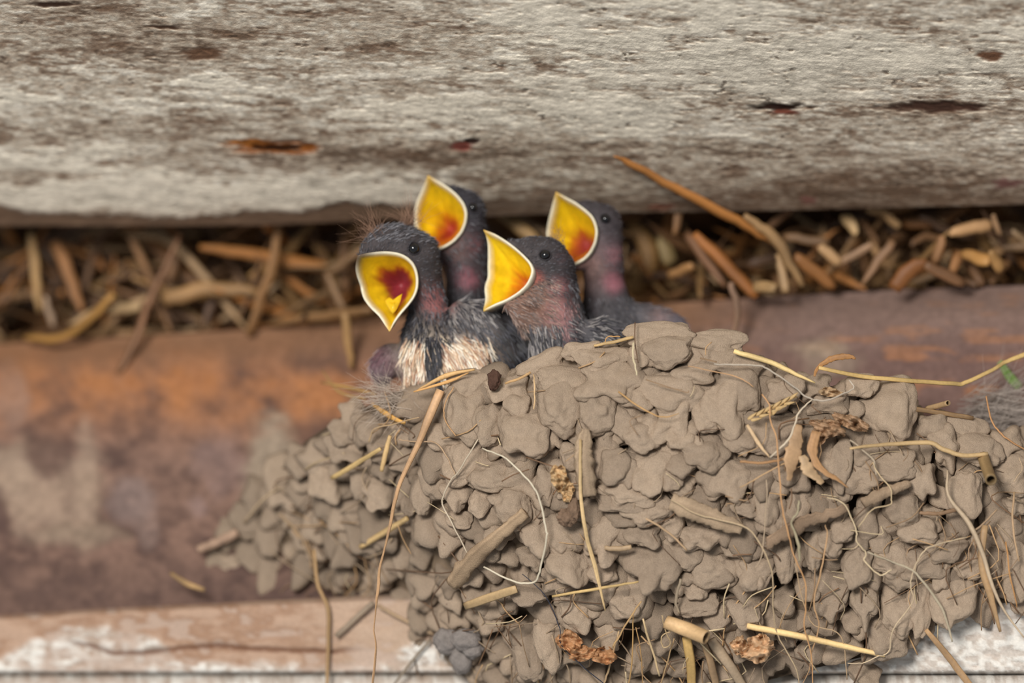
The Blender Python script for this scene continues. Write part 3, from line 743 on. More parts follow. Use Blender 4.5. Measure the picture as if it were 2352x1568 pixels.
F_('straw', [(958, 896), (1024, 863), (1090, 848)], [4, 12, 6], (204, 164, 110), 'golden straw bundle lying on the rim below the white-breasted chick', .5, -.45)
F_('straw', [(950, 900), (1030, 876), (1076, 856)], [4, 8, 4], (196, 150, 94), 'thin straw just under the golden bundle on the rim', .5, -.5)
F_('root', [(2176, 1080), (2179, 1140), (2225, 1200), (2255, 1266), (2280, 1347), (2307, 1402), (2352, 1464)], [5, 8, 12, 11, 9, 6, 4], (190, 168, 140), 'long pale root trailing down to the ledge at far right', .8, -.6)
F_('straw', [(2262, 1206), (2255, 1293), (2277, 1375), (2298, 1450)], [16, 17, 16, 8], (182, 148, 108), 'frayed tan straw hanging beside the long pale root', .4, -.5)
F_('grass_blade', [(2296, 830), (2322, 868), (2352, 900), (2400, 950)], [14, 22, 22, 18], (122, 150, 82), 'green grass blade at the right picture edge', .2, (2.2, 2.4, 2.5, 2.6), kw=0)
F_('straw', [(392, 1316), (430, 1340), (470, 1354)], [10, 14, 10], (172, 138, 92), 'small tan straw lying on the ledge left of the nest', .7, 'ledge')
F_('stick', [(455, 1262), (500, 1244), (545, 1222)], 22, (172, 138, 116), 'pinkish stick sticking out of the nest at far left', .8, (-.7, -.6, -.4), kw=0)
F_('root', [(722, 1262), (730, 1342), (752, 1394), (754, 1450), (750, 1600)], [8, 9, 10, 9, 8], (164, 132, 92), 'tan root hanging over the ledge left of the grass blade', .8, 'hang')
F_('straw', [(772, 1460), (815, 1420), (858, 1382)], 12, (150, 132, 112), 'greyish straw slanting on the ledge beside the hanging blade', .8, 'hang')
F_('straw', [(868, 1390), (930, 1424), (998, 1458)], 9, (176, 148, 116), 'thin tan straw slanting down right across the ledge', .8, 'hang')
F_('straw', [(1014, 1340), (990, 1400), (972, 1448)], 9, (172, 146, 118), 'thin straw hanging from the nest onto the slanting tan straw', .8, 'hang')
F_('straw', [(905, 1572), (945, 1520), (990, 1466)], 6, (156, 140, 120), 'thin grey straw under the slanting tan straw', .8, 'hang')
F_('straw', [(862, 905), (800, 890), (738, 878)], [8, 10, 6], (186, 146, 90), 'blurred golden straw poking left from the nest rim', .8, (0.4, 1.0, 1.6), kw=0)
F_('straw', [(840, 915), (780, 900), (740, 850)], [6, 7, 4], (180, 144, 92), 'blurred thin straw forking up left of the nest rim', .8, (0.6, 1.2, 1.8), kw=0)
# fibres, fine roots worked into the mud
R_ = lambda *a, **k: F_('root_fibre', *a, **k)
R_([(914, 1008), (950, 1014), (999, 1016), (1024, 1044), (1047, 1093)], 5, (186, 156, 124), off=-.5)
R_([(1098, 1009), (1052, 1083), (1037, 1100), (1017, 1141), (1019, 1164), (1047, 1218), (1073, 1269)], 6, (196, 180, 156), off=-.5)
R_([(1108, 1029), (1165, 1055), (1216, 1106), (1241, 1152), (1254, 1218), (1256, 1231), (1241, 1307), (1223, 1338), (1177, 1333), (1111, 1302)], 7, (208, 196, 172), off=-.6)
R_([(847, 1015), (860, 985), (900, 975), (962, 958)], 5, (180, 152, 116), off=-.5)
R_([(1042, 888), (1022, 927), (1022, 963), (1047, 1001)], 5, (182, 142, 100), off=-.6)
R_([(1420, 899), (1473, 936), (1519, 957), (1560, 949)], [6, 5, 5, 3], (196, 154, 100), off=-.55)
R_([(1580, 841), (1652, 855), (1703, 870), (1731, 888)], 4, (190, 150, 110), off=-.5)
R_([(1455, 786), (1454, 816), (1463, 862)], 6, (214, 198, 162), off=-.6, flat=.3)
R_([(1389, 786), (1397, 773), (1425, 773)], 4, (190, 146, 92), off=-.3)
R_([(1640, 836), (1700, 838), (1747, 840), (1778, 856), (1822, 887), (1855, 912), (1894, 920), (1936, 904), (1961, 890), (1950, 873)], 6, (180, 167, 150), off=-.55)
R_([(1866, 917), (1836, 945), (1825, 976), (1811, 1009), (1769, 1050)], [6, 7, 6, 8, 6], (204, 188, 164), off=-.6)
R_([(1717, 976), (1740, 1015), (1767, 1050)], [10, 14, 6], (196, 166, 128), off=-.6, flat=.3)
R_([(1750, 906), (1767, 929), (1769, 962), (1783, 1003), (1786, 1045), (1791, 1100), (1797, 1170), (1810, 1222), (1824, 1277), (1848, 1331), (1851, 1386), (1848, 1440), (1862, 1495), (1868, 1590)], 5, (194, 148, 102), off=-.7)
R_([(1761, 1100), (1761, 1140), (1750, 1271), (1735, 1305)], 4, (178, 156, 130), off=-.6)
R_([(1541, 1146), (1600, 1180), (1660, 1196), (1725, 1219), (1772, 1309), (1776, 1399), (1788, 1462), (1829, 1536), (1838, 1590)], 5, (194, 170, 136), off=-.6)
R_([(1895, 1205), (1900, 1235), (1884, 1317), (1870, 1386), (1881, 1440), (1865, 1495), (1859, 1536), (1838, 1580)], [3, 5, 6, 6, 5, 5, 4, 3], (188, 150, 110), off=-.55)
R_([(1900, 1143), (1938, 1156), (1966, 1216), (1968, 1244), (1990, 1271), (1985, 1287), (2020, 1319), (2048, 1309)], 5, (210, 188, 152), off=-.6)
R_([(2005, 1060), (2014, 1082), (2044, 1120), (2047, 1145), (2044, 1159), (2004, 1170), (1971, 1211)], 4, (204, 180, 142), off=-.65)
R_([(1993, 1268), (2058, 1293), (2102, 1315), (2157, 1386), (2179, 1440), (2187, 1473)], [5, 6, 7, 8, 8, 7], (186, 172, 146), off=-.65)
R_([(2220, 1233), (2157, 1249), (2121, 1266), (2099, 1309), (2091, 1347), (2097, 1380), (2050, 1448), (2042, 1495), (2015, 1508), (1982, 1522), (1947, 1522)], 4.5, (200, 178, 146), off=-.6)
R_([(1836, 1150), (1830, 1180), (1818, 1200), (1834, 1250), (1836, 1290)], [10, 8, 7, 12, 6], (158, 146, 118), off=-.6)
R_([(1826, 1280), (1840, 1360), (1858, 1420), (1880, 1440), (1920, 1450), (1938, 1480), (1945, 1560)], 4, (182, 154, 120), off=-.55)
R_([(2310, 1244), (2320, 1320), (2336, 1396)], 5, (186, 136, 84), off=-.5)
R_([(2264, 910), (2280, 970), (2310, 1004), (2360, 1036)], 6, (186, 138, 92), off=-.4)
R_([(2340, 1050), (2348, 1075), (2330, 1105)], 3, (190, 164, 132), off=-.5)
R_([(1952, 1010), (1990, 1040), (2008, 1060), (2012, 1090)], 7, (170, 154, 132), off=-.5)
R_([(1700, 1120), (1760, 1085), (1820, 1055)], 5, (186, 152, 112), off=-.55)
R_([(1700, 1060), (1760, 1062), (1815, 1050)], 9, (164, 124, 84), off=-.45, flat=.4)
R_([(1728, 955), (1770, 938), (1830, 910)], [12, 12, 5], (196, 162, 110), off=-.5, flat=.4)
R_([(1768, 955), (1790, 938), (1815, 925)], [8, 12, 4], (190, 158, 108), off=-.55, flat=.4)
R_([(1473, 1380), (1440, 1430), (1407, 1487)], 6, (192, 156, 108), off=-.6)
R_([(1454, 1413), (1451, 1522), (1440, 1590)], 5, (186, 148, 96), off=-.45)
R_([(1476, 1421), (1494, 1480), (1516, 1552)], 8, (194, 168, 128), off=-.5)
R_([(1460, 1440), (1472, 1500), (1476, 1590)], 4, (178, 140, 92), off=-.4)
R_([(1520, 1412), (1528, 1448), (1540, 1476), (1524, 1486), (1519, 1462), (1540, 1450)], 5, (184, 158, 120), off=-.55)
R_([(1548, 1466), (1530, 1530), (1512, 1590)], 5, (176, 146, 106), off=-.4)
R_([(1420, 1450), (1400, 1530), (1380, 1590)], 7, (184, 154, 116), off=-.4)
R_([(1484, 1190), (1540, 1226), (1578, 1264)], 7, (180, 150, 116), off=-.5, flat=.4)
R_([(1388, 1258), (1420, 1260), (1450, 1256)], 18, (168, 142, 110), off=-.4, flat=.5)
R_([(1564, 1330), (1552, 1380), (1560, 1408)], 10, (164, 146, 122), off=-.5)
R_([(1226, 860), (1228, 900), (1226, 940)], 5, (196, 164, 122), off=-.5, flat=.3)
R_([(1160, 880), (1190, 870), (1220, 855)], 9, (190, 152, 104), off=-.45, flat=.4)
R_([(1200, 1317), (1255, 1372), (1285, 1440), (1290, 1481), (1336, 1528), (1400, 1580)], 3.5, (52, 54, 66), off=-.6)
R_([(640, 1180), (690, 1230), (720, 1300)], 8, (160, 134, 104), off=-.4)
R_([(560, 1200), (600, 1150), (640, 1120)], 10, (168, 146, 118), off=-.3)
R_([(700, 1080), (730, 1060), (790, 1040)], 6, (186, 162, 126), off=-.4)
R_([(2330, 1130), (2326, 1200), (2340, 1290)], 7, (176, 146, 112), off=-.5)
R_([(2200, 1170), (2150, 1180), (2110, 1176)], 14, (146, 116, 88), off=-.3, flat=.5)
R_([(2290, 1170), (2250, 1210), (2230, 1222)], 7, (162, 136, 108), off=-.5)
for k, (name, pts, wd, col, label, flat, off, kw) in enumerate(T_):
    kw.pop('kw', None)
    if isinstance(off, str) and off == 'blade':
        p3 = []
        for i, (x, y) in enumerate(pts):
            s = float(nest_depth(max(x, 1000 - (y - 900) * .12), min(y, 1350)))
            p3.append((x, y, min(s - .5, 1.0) if i < 3 else .55 + .25 * min(1, i / 8)))
    elif off == 'ledge':
        p3 = [(x, y, float(ledge_depth(x)) + .05) for x, y in pts]
    elif off == 'hang':
        p3 = [(x, y, float(ledge_depth(x)) - .25) for x, y in pts]
    else:
        p3 = nd(pts, off)
    if name in ('stick', 'bark'):
        kw.update(rough=.5, sides=16, n=26, mat=M_MUD); col = tuple(np.array(col) * .6 + np.array((163, 144, 124)) * .4)
    if name == 'root_fibre': wd = np.atleast_1d(wd) * .68
    if name in ('straw', 'grass_blade'): kw.setdefault('var', .55)
    if name == 'dry_leaf': kw.update(rough=.7, sides=14, n=24)
    o = stalk(name, p3, wd, col, None if label else nest, flat, seed=4000 + k, wob=kw.pop('wob', 1.2 if name == 'root_fibre' else .6), **kw)
    if label: tag(o, label, {'root': 'root', 'dry_leaf': 'leaf', 'stick': 'stick', 'bark': 'bark', 'reed': 'reed', 'grass_blade': 'grass'}.get(name, 'straw'))
rng = np.random.default_rng(31)
fv, ff, fc, nf = [], [], [], 0
for k in range(300):                             # finest hairs of root and grass all over the mud
    x = rng.uniform(640, 2352); ry, by = interp(RIM_Y, x), interp(BOT_Y, x)
    y = rng.uniform(ry + 20, by) if k % 3 else rng.uniform(max(ry + 20, by - 200), by + 10)
    L = rng.uniform(24, 110); a = rng.uniform(0, math.pi)
    if y > by - 160: a = rng.normal(math.pi / 2, .5); L *= 1.5
    dx, dy = math.cos(a) * L, math.sin(a) * L
    b = rng.normal(0, .28) * L
    q = catmull(nd([(x - dx / 2, y - dy / 2), (x + b, y + b * .4), (x + dx / 2, y + dy / 2)], rng.uniform(-.5, 0)), 7)
    V, F, C = tube_geo(P(q[:, 0], q[:, 1], q[:, 2]), rng.uniform(1.3, 4.0) * PX, .6, 5, 0, False, [(186, 150, 108), (150, 122, 92), (206, 184, 146), (122, 92, 66), (104, 80, 60), (160, 138, 112)][rng.integers(6)], .3, k)
    fv.append(V); fc.append(C); ff.extend([tuple(i + nf for i in f) for f in F]); nf += len(V)
o = mesh_obj('rootlets', np.concatenate(fv), ff, M_STRAW, np.concatenate(fc), nest); o['kind'] = 'stuff'

# small things caught in the nest
def lump(name, blobs, col, mat, label, cat, seed=0, amp=.25):
    VV, FF, CC, n = [], [], [], 0
    for i, (x, y, d, rx, ry_, rz) in enumerate(blobs):
        v, F = ico(4)
        k = 1 + amp * (fbm(v[:, 0] * 2 + seed + i, v[:, 1] * 2, v[:, 2] * 2, 4, seed) - .5) * 2
        V = P(x + v[:, 0] * rx * k, y - v[:, 1] * ry_ * k, d + v[:, 2] * rz * k * .01)
        sp = fbm(v[:, 0] * 4 + seed, v[:, 1] * 4, v[:, 2] * 4, 3, seed + 3)
        VV.append(V); CC.append(lin(col)[None] * (.7 + .6 * sp[:, None])); FF.extend([tuple(a + n for a in f) for f in F]); n += len(V)
    o = mesh_obj(name, np.concatenate(VV), FF, mat, np.concatenate(CC), origin=VV[0].mean(0))
    return tag(o, label, cat)
e = lambda x, y, off: float(nest_depth(x, y)) + off
lump('dark_seed', [(1136, 873, e(1136, 873, -.5), 15, 23, 15)], (84, 62, 52), M_MUD, 'small dark brown seed stuck on the nest rim', 'seed', 3, .45)
lump('grey_pebble', [(1028, 1472, e(1040, 1470, -.25), 32, 30, 26), (1070, 1468, e(1070, 1468, -.25), 34, 26, 26), (1060, 1512, e(1060, 1500, -.25), 26, 36, 24), (1085, 1490, e(1085, 1490, -.2), 24, 22, 20)], (136, 128, 122), M_MUD, 'blue-grey lump of mud at the lower left foot of the nest', 'stone', 5)
def crumple(label, parts, col, seed):
    VV, FF, CC, n = [], [], [], 0
    for j, (x, y, d, w_, h_, rot) in enumerate(parts):
        g = 22
        U, W = np.meshgrid(np.linspace(-1, 1, g), np.linspace(-1, 1, g))
        # square to disc, ragged outline, folded
        xx = U * np.sqrt(1 - W * W / 2); yy = W * np.sqrt(1 - U * U / 2)
        rg = 1 + .9 * (fbm(xx * 1.6 + seed + j * 5, yy * 1.6, 0, 4, seed) - .5)
        xx, yy = xx * rg * w_ / 2, yy * rg * h_ / 2
        zz = (fbm(xx / 16 + seed, yy / 11, j, 3, seed + 2) - .5) * .9 + (fbm(xx / 5, yy / 5, j, 2, seed + 4) - .5) * .12
        a = math.radians(rot)
        top = P(x + xx * math.cos(a) - yy * math.sin(a), y + xx * math.sin(a) + yy * math.cos(a), d + zz)
        bot = top + FWD * .0004
        idx = np.arange(g * g).reshape(g, g)
        q = np.stack([idx[:-1, :-1], idx[1:, :-1], idx[1:, 1:], idx[:-1, 1:]], -1).reshape(-1, 4)
        ring = list(idx[0, :-1]) + list(idx[:-1, -1]) + list(idx[-1, :0:-1]) + list(idx[:0:-1, 0])
        m = g * g
        fs = [tuple(f) for f in q] + [tuple(f[::-1] + m) for f in q] + [(ring[b], ring[(b + 1) % len(ring)], ring[(b + 1) % len(ring)] + m, ring[b] + m) for b in range(len(ring))]
        cc = lin(col) * (.55 + .9 * fbm(xx / 10 + seed, yy / 10, 0, 3, seed + 6)[..., None])
        VV += [top.reshape(-1, 3), bot.reshape(-1, 3)]; CC += [cc.reshape(-1, 3)] * 2
        FF += [tuple(int(i) + n for i in f) for f in fs]; n += 2 * m
    o = mesh_obj('dry_leaf', np.concatenate(VV), FF, M_STRAW, np.concatenate(CC), origin=VV[0].mean(0))
    return tag(o, label, 'leaf')
crumple('crumpled orange-brown leaf bits at the foot of the nest', [(1305, 1474, e(1305, 1474, -.5), 62, 52, 20), (1340, 1500, e(1340, 1490, -.55), 66, 34, -15), (1390, 1505, e(1390, 1500, -.5), 58, 40, 10)], (178, 132, 92), 9)
crumple('crumpled leaf scrap hanging under the long pale straw', [(1742, 1490, e(1742, 1488, -.6), 78, 66, -20), (1698, 1482, e(1700, 1478, -.5), 40, 46, 10)], (196, 158, 120), 12)
crumple('fibrous brown plant scrap jammed under the rim at right', [(1905, 982, e(1905, 982, -.35), 92, 40, 18), (1952, 968, e(1952, 968, -.25), 80, 30, 24), (1885, 1004, e(1885, 1004, -.4), 50, 30, -30)], (160, 128, 98), 21)
crumple('pale papery husk lying flat on the rim under the white fibre', [(1905, 900, e(1905, 900, -.35), 60, 22, 6)], (190, 160, 124), 25)
crumple('crumpled tan scrap in the mud right of the curved pale root', [(1288, 1098, e(1288, 1098, -.4), 40, 62, -20), (1304, 1130, e(1304, 1130, -.4), 30, 40, 20)], (190, 158, 116), 27)
sh = [(1728 + i * 9.5, 958 - i * 4.6 + (9 if i % 2 else -3), 27, 7, -28 + (16 if i % 2 else -10)) for i in range(11)]
VV, FF, CC, n_ = [], [], [], 0
for i, (x, y, L_, w_, rot) in enumerate(sh):
    v, F = ico(3); a = math.radians(rot)
    X_ = v[:, 0] * L_ / 2; Y_ = v[:, 1] * w_ / 2 * (1 - .55 * v[:, 0])
    VV.append(P(x + X_ * math.cos(a) - Y_ * math.sin(a), y + X_ * math.sin(a) + Y_ * math.cos(a), e(x, y, -.55) + v[:, 2] * .03))
    CC.append(lin((200, 168, 116))[None] * (.7 + .5 * (v[:, 1:2] * .5 + .5))); FF.extend([tuple(q + n_ for q in f) for f in F]); n_ += len(v)
tag(mesh_obj('seed_head', np.concatenate(VV), FF, M_STRAW, np.concatenate(CC), origin=VV[0].mean(0)), 'dry grass seed head with pale husks lying on the upper right of the nest', 'grass')
lump('bark', [(1302, 1188, e(1302, 1188, -.45), 22, 20, 14), (1318, 1172, e(1318, 1172, -.45), 14, 26, 14)], (124, 102, 84), M_MUD, 'rough dark crumb of bark in the middle of the nest', 'bark', 15, .6)

# ------------------------------------------------------------------ feathers and down
def strands(rng, roots, dirs, lens, widths, cols, bend=None, seg=4):
    """Many fine tapered blades (double ribbons) in one mesh: V, F, C."""
    V, F, C = [], [], []
    n = 0
    for i in range(len(roots)):
        r, dv, L, wd, c = roots[i], dirs[i], lens[i], widths[i], cols[i]
        side = np.cross(dv, FWD if abs(dv @ FWD) < .95 else UP); side /= np.linalg.norm(side) + 1e-9
        b = (bend[i] if bend is not None else 0)
        for s in range(seg):
            t = s / (seg - 1)
            p = r + dv * L * t + b * (t * t) * L
            ww = wd * (1 - .85 * t) * .5
            V += [p - side * ww, p + side * ww]
            cc = c * (.8 + .45 * t)
            C += [cc, cc]
            if s:
                F.append((n + 2 * s - 2, n + 2 * s - 1, n + 2 * s + 1, n + 2 * s))
        n += 2 * seg
    return np.array(V), F, np.array(C)

def tuft(name, label_root, rng, n, base, spread, direction, length, width, col, parent=None, fan=.5):
    roots, dirs, lens, wds, cols, bends = [], [], [], [], [], []
    b = np.array([P(*base)]).reshape(3)
    dv0 = RIGHT * direction[0] - UP * direction[1] + FWD * direction[2]
    dv0 /= np.linalg.norm(dv0)
    for i in range(n):
        off = rng.normal(0, 1, 3) * spread * PX
        dv = dv0 + rng.normal(0, fan, 3); dv /= np.linalg.norm(dv)
        roots.append(b + off); dirs.append(dv); lens.append(length * PX * rng.uniform(.5, 1.1)); wds.append(width * PX)
        cols.append(lin(col) * rng.uniform(.7, 1.2)); bends.append(rng.normal(0, .3, 3))
    V, F, C = strands(rng, roots, dirs, lens, wds, cols, bends, 5)
    return mesh_obj(name, V, F, M_DOWN, C, parent, origin=None if parent is not None else b)

# ------------------------------------------------------------------ the chicks
def chain_spheres(chains):
    out = []
    for ch in chains:
        ch = [np.array(c, float) for c in ch]
        if len(ch) == 1: out.append(ch[0]); continue
        for a, b in zip(ch[:-1], ch[1:]):
            L = math.hypot(math.hypot(a[0] - b[0], a[1] - b[1]), (a[2] - b[2]) * 100)
            n = max(2, int(L / (min(a[3], b[3]) * .35)) + 1)
            for t in np.linspace(0, 1, n):
                out.append(a * (1 - t) + b * t)
    return out

def body_mesh(chains):
    V, F, n = [], [], 0
    v0, f0 = ico(3)
    for x, y, d, r in chain_spheres(chains):
        c = np.array([P(x, y, d)]).reshape(3)
        V.append(c + v0 * r * PX); F += [tuple(i + n for i in f) for f in f0]; n += len(v0)
    me = bpy.data.meshes.new('tmp')
    me.from_pydata(np.concatenate(V).tolist(), [], F)
    o = bpy.data.objects.new('tmp', me); COL.objects.link(o)
    m = o.modifiers.new('r', 'REMESH'); m.mode = 'VOXEL'; m.voxel_size = .00042
    s = o.modifiers.new('s', 'SMOOTH'); s.iterations = 12; s.factor = .5
    dg = bpy.context.evaluated_depsgraph_get()
    ev = o.evaluated_get(dg)
    out = bpy.data.meshes.new_from_object(ev)
    bpy.data.objects.remove(o); bpy.data.meshes.remove(me)
    nv_ = len(out.vertices)
    co = np.empty(nv_ * 3); out.vertices.foreach_get('co', co)
    no = np.empty(nv_ * 3); out.vertices.foreach_get('normal', no)
    faces = [tuple(p.vertices) for p in out.polygons]
    bpy.data.meshes.remove(out)
    return co.reshape(-1, 3), no.reshape(-1, 3), faces

def to_px(v):
    q = v - CAM
    z = q @ FWD
    return 1176 + (q @ RIGHT) / PX * D / z, 784 - (q @ UP) / PX * D / z, (z - D) * 100

def make_chick(spec):
    ds = spec.get('shift', 0)
    if ds:
        spec['chains'] = [[(a, b, c + ds, r) for a, b, c, r in ch] for ch in spec['chains']]
        spec['rim'] = [(a, b, c + ds) for a, b, c in spec['rim']]
        spec['throat'] = spec['throat'][:2] + (spec['throat'][2] + ds,)
        spec['base'] = spec['base'][:2] + (spec['base'][2] + ds,)
    rng = np.random.default_rng(spec['seed'])
    co, no, faces = body_mesh(spec['chains'])
    # --- the gape: a funnel from the rim loop into the throat
    rim = np.array(spec['rim'], float)            # px, py, key depth or nan
    n0 = len(rim)
    key = [i for i in range(n0) if not math.isnan(rim[i, 2])]
    kk = np.array(key + [key[0] + n0]); kd = np.array([rim[i, 2] for i in key] + [rim[key[0], 2]])
    ii = np.arange(n0) + np.where(np.arange(n0) < key[0], n0, 0)
    # cosine ease between the keyed depths
    dd = np.empty(n0)
    for a in range(n0):
        j = np.searchsorted(kk, ii[a], side='right') - 1
        if j >= len(kk) - 1: dd[a] = kd[-1]; continue
        t = (ii[a] - kk[j]) / (kk[j + 1] - kk[j])
        dd[a] = kd[j] * (1 - t) + kd[j + 1] * t
    N = 96
    loop = np.concatenate([np.stack([rim[:, 0], rim[:, 1], dd], 1)] * 2)[:n0 + 1]
    # dense polyline, kept sharp at the bill tips
    seg = np.linalg.norm(np.diff(loop[:, :2], axis=0), axis=1); cum = np.concatenate([[0], np.cumsum(seg)])
    tt = np.linspace(0, cum[-1], N, endpoint=False)
    dense = np.stack([np.interp(tt, cum, loop[:, c]) for c in range(3)], 1)
    tipw = np.zeros(N)
    for ti in spec['tips']:
        tipw = np.maximum(tipw, np.exp(-(np.hypot(dense[:, 0] - rim[ti, 0], dense[:, 1] - rim[ti, 1]) / 16) ** 2))
    upper_w = np.exp(-(np.hypot(dense[:, 0] - rim[spec['tips'][0], 0], dense[:, 1] - rim[spec['tips'][0], 1]) / 45) ** 2)
    sm = dense.copy()
    for _ in range(3):
        sm = (np.roll(sm, 1, 0) + 2 * sm + np.roll(sm, -1, 0)) / 4
    dense = dense * tipw[:, None] + sm * (1 - tipw[:, None])
    R = P(dense[:, 0], dense[:, 1], dense[:, 2])
    Tpt = P(*spec['throat']).reshape(3)
    cen = R.mean(0); ax = cen - Tpt; ax /= np.linalg.norm(ax)
    loops, lc = [], []
    cream, yel, oran, red = lin((242, 233, 206)), lin((246, 212, 32)), lin(spec.get('orange', (206, 122, 28))), lin(spec.get('red', (150, 52, 44)))
    tipc = lin((226, 178, 40)); duskt = lin(spec.get('dusk', (168, 132, 70)))
    outer = lin(spec.get('outer', (70, 62, 60)))
    lw = np.array(spec.get('lip', 1.0)) * np.ones(N)
    bul = spec.get('bulge', .0022)
    for k in (0.05, .16, .28, .40, .52, .64, .73, .80, .845):
        q = Tpt + (R - Tpt) * k - ax * bul * math.sin(math.pi * min(1, k * 1.02)) 
        ang = np.linspace(0, 2 * math.pi, N, endpoint=False)
        q = q - ax * spec.get('pit', .003) * max(0, 1 - k / .42) ** .7
        q = q + (vn(np.cos(ang) * 1.6 + 5, np.sin(ang) * 1.6 + k * 3, spec['seed'], 3) - .5)[:, None] * ax * .0012 * math.sin(math.pi * k)
        loops.append(q)
        ra, rb, ya, yb = spec.get('rk', (.10, .26, .30, .55))
        u_ = np.clip(((q - cen) @ UP) / .006, -1.5, 1.5)
        ke = k + spec.get('tone_up', 0) * u_ + .22 * (vn(np.cos(ang) * 2.2 + 3, np.sin(ang) * 2.2, k * 4 + spec['seed'], 12) - .5) + .12 * (vn(np.cos(ang) * 6 + 3, np.sin(ang) * 6, k * 9 + spec['seed'], 13) - .5)
        wr = smooth(ra, rb, ke)[:, None]; wy = smooth(ya, yb, ke)[:, None]
        cc = (red[None] * (1 - wr) + oran[None] * wr) * (1 - wy) + yel[None] * wy
        nse = vn(np.cos(ang) * 4, np.sin(ang) * 4, k * 6 + spec['seed'], 8)
        cc = cc * (.74 + .36 * nse[:, None])
        lc.append(cc)
    lipc = cream[None] * (1 - tipw[:, None] * .85) + tipc[None] * tipw[:, None] * .85
    lipc = lipc * (1 - upper_w[:, None] * spec.get('duskw', .35)) + duskt[None] * upper_w[:, None] * spec.get('duskw', .35)
    for k, lift, mixy in ((.875, .0003, .5), (.915, .0007, .08), (.97, .0007, 0), (1.0, .0001, 0)):
        loops.append(Tpt + (R - Tpt) * k + ax * lift)
        lc.append(lipc * (1 - mixy) + yel[None] * mixy)
    for k, back, m in ((1.0, .0006, .1), (.97, .0013, .5), (.90, .0036, 1), (.74, .0072, 1), (.45, .0130, 1)):
        loops.append(Tpt + (R - Tpt) * k - ax * back * (1 - (.5 if back < .002 else .15) * tipw[:, None]))
        lc.append(lipc * (1 - m) + outer[None] * m)
    L = np.stack(loops); C = np.stack(lc)
    m_ = len(loops)
    F = []
    for a in range(m_ - 1):
        for b in range(N):
            b2 = (b + 1) % N
            F.append((a * N + b, a * N + b2, (a + 1) * N + b2, (a + 1) * N + b))
    F.append(tuple(range(N))[::-1]); F.append(tuple((m_ - 1) * N + b for b in range(N)))
    # --- open the body where the mouth is
    bv = BVHTree.FromPolygons([tuple(p) for p in L[:, :, :].reshape(-1, 3)], F[:13 * N])
    e1 = np.cross(ax, UP); e1 /= np.linalg.norm(e1); e2 = np.cross(ax, e1)
    def polar(q):
        r = q - Tpt
        return np.arctan2(r @ e2, r @ e1), np.hypot(r @ e1, r @ e2), r @ ax
    prof = [polar(loops[j]) for j in range(0, 13)]
    bins = 72
    ang_c = np.linspace(-math.pi, math.pi, bins, endpoint=False)
    tab_r, tab_a = np.zeros((13, bins)), np.zeros((13, bins))
    for j, (th, r, a) in enumerate(prof):
        o_ = np.argsort(th)
        tab_t = np.interp(ang_c, th[o_], upper_w[o_], period=2 * math.pi) if j == 12 else None
        tab_r[j] = np.interp(ang_c, th[o_], r[o_], period=2 * math.pi); tab_a[j] = np.interp(ang_c, th[o_], a[o_], period=2 * math.pi)
    th, r, a = polar(co)
    bi = (np.round((th + math.pi) / (2 * math.pi) * bins).astype(int)) % bins
    inside = np.zeros(len(co), bool)
    for i in np.where((a > -.002) & (r < .014))[0]:
        o_ = np.argsort(tab_a[:, bi[i]])
        rr = np.interp(a[i], tab_a[o_, bi[i]], tab_r[o_, bi[i]])
        if a[i] > tab_a[0, bi[i]] - .0004 and r[i] < rr + .0006 - .0006 * min(1, 1.4 * tab_t[bi[i]]): inside[i] = True
    faces = [f for f in faces if not any(inside[i] for i in f)]
    used = np.zeros(len(co), bool)
    for f in faces:
        for i in f: used[i] = True
    remap = -np.ones(len(co), int); remap[used] = np.arange(used.sum())
    co, no = co[used], no[used]
    faces = [tuple(remap[i] for i in f) for f in faces]
    # --- skin colours: blended from painted spots
    bx, by, bd = to_px(co)
    def skin(x, y, d):
        wsum = np.zeros(x.shape); cs = np.zeros(x.shape + (3,))
        for sx, sy, col, rad, wt in spec['paint']:
            q = wt * np.exp(-((x - sx) ** 2 + (y - sy) ** 2) / (2 * rad ** 2)) + 1e-9
            wsum += q; cs += q[..., None] * lin(col)
        return cs / wsum[..., None]
    C_body = skin(bx, by, bd) * (.75 + .5 * fbm(bx / 14, by / 14, bd * 4, 3, spec['seed'])[:, None])
    org = P(*spec['base']).reshape(3)
    body = mesh_obj('swallow_chick', co, faces, M_SKIN, C_body, origin=org)
    tag(body, spec['label'], 'bird', 'begging chicks in the nest')
    beak = mesh_obj('beak', L.reshape(-1, 3), F, M_BEAK, C.reshape(-1, 3), body)
    # --- eye on the visible side
    tree = BVHTree.FromPolygons([tuple(p) for p in co], faces)
    def hit(x, y):
        o_ = P(x, y, -6).reshape(3); dv = P(x, y, 20).reshape(3) - o_
        loc, nrm, _, _ = tree.ray_cast(Vector(o_), Vector(dv / np.linalg.norm(dv)))
        return (np.array(loc), np.array(nrm)) if loc is not None else (None, None)
    ex, ey, er = spec['eye']; er *= 1.12
    loc, nrm = hit(ex, ey)
    if loc is not None:
        v, f = ico(4)
        ctr = loc - nrm * er * PX * .25
        mesh_obj('eye', ctr + v * er * PX, f, M_EYE, np.tile(lin((12, 12, 16)), (len(v), 1)), body)
        ang = np.linspace(0, 2 * math.pi, 33)
        e1_ = np.cross(nrm, UP); e1_ /= np.linalg.norm(e1_); e2_ = np.cross(nrm, e1_)
        ring = np.array([ctr + nrm * er * PX * .22 + (e1_ * math.cos(t) + e2_ * math.sin(t) * .92) * er * PX * 1.14 for t in ang])
        V, F2, C2 = tube_geo(ring, er * .28 * PX, 1, 8, 0, False, spec.get('lid', (50, 46, 49)), .3, 1, facing=nrm)
        mesh_obj('eyelid', V, F2, M_SKIN, C2, body)
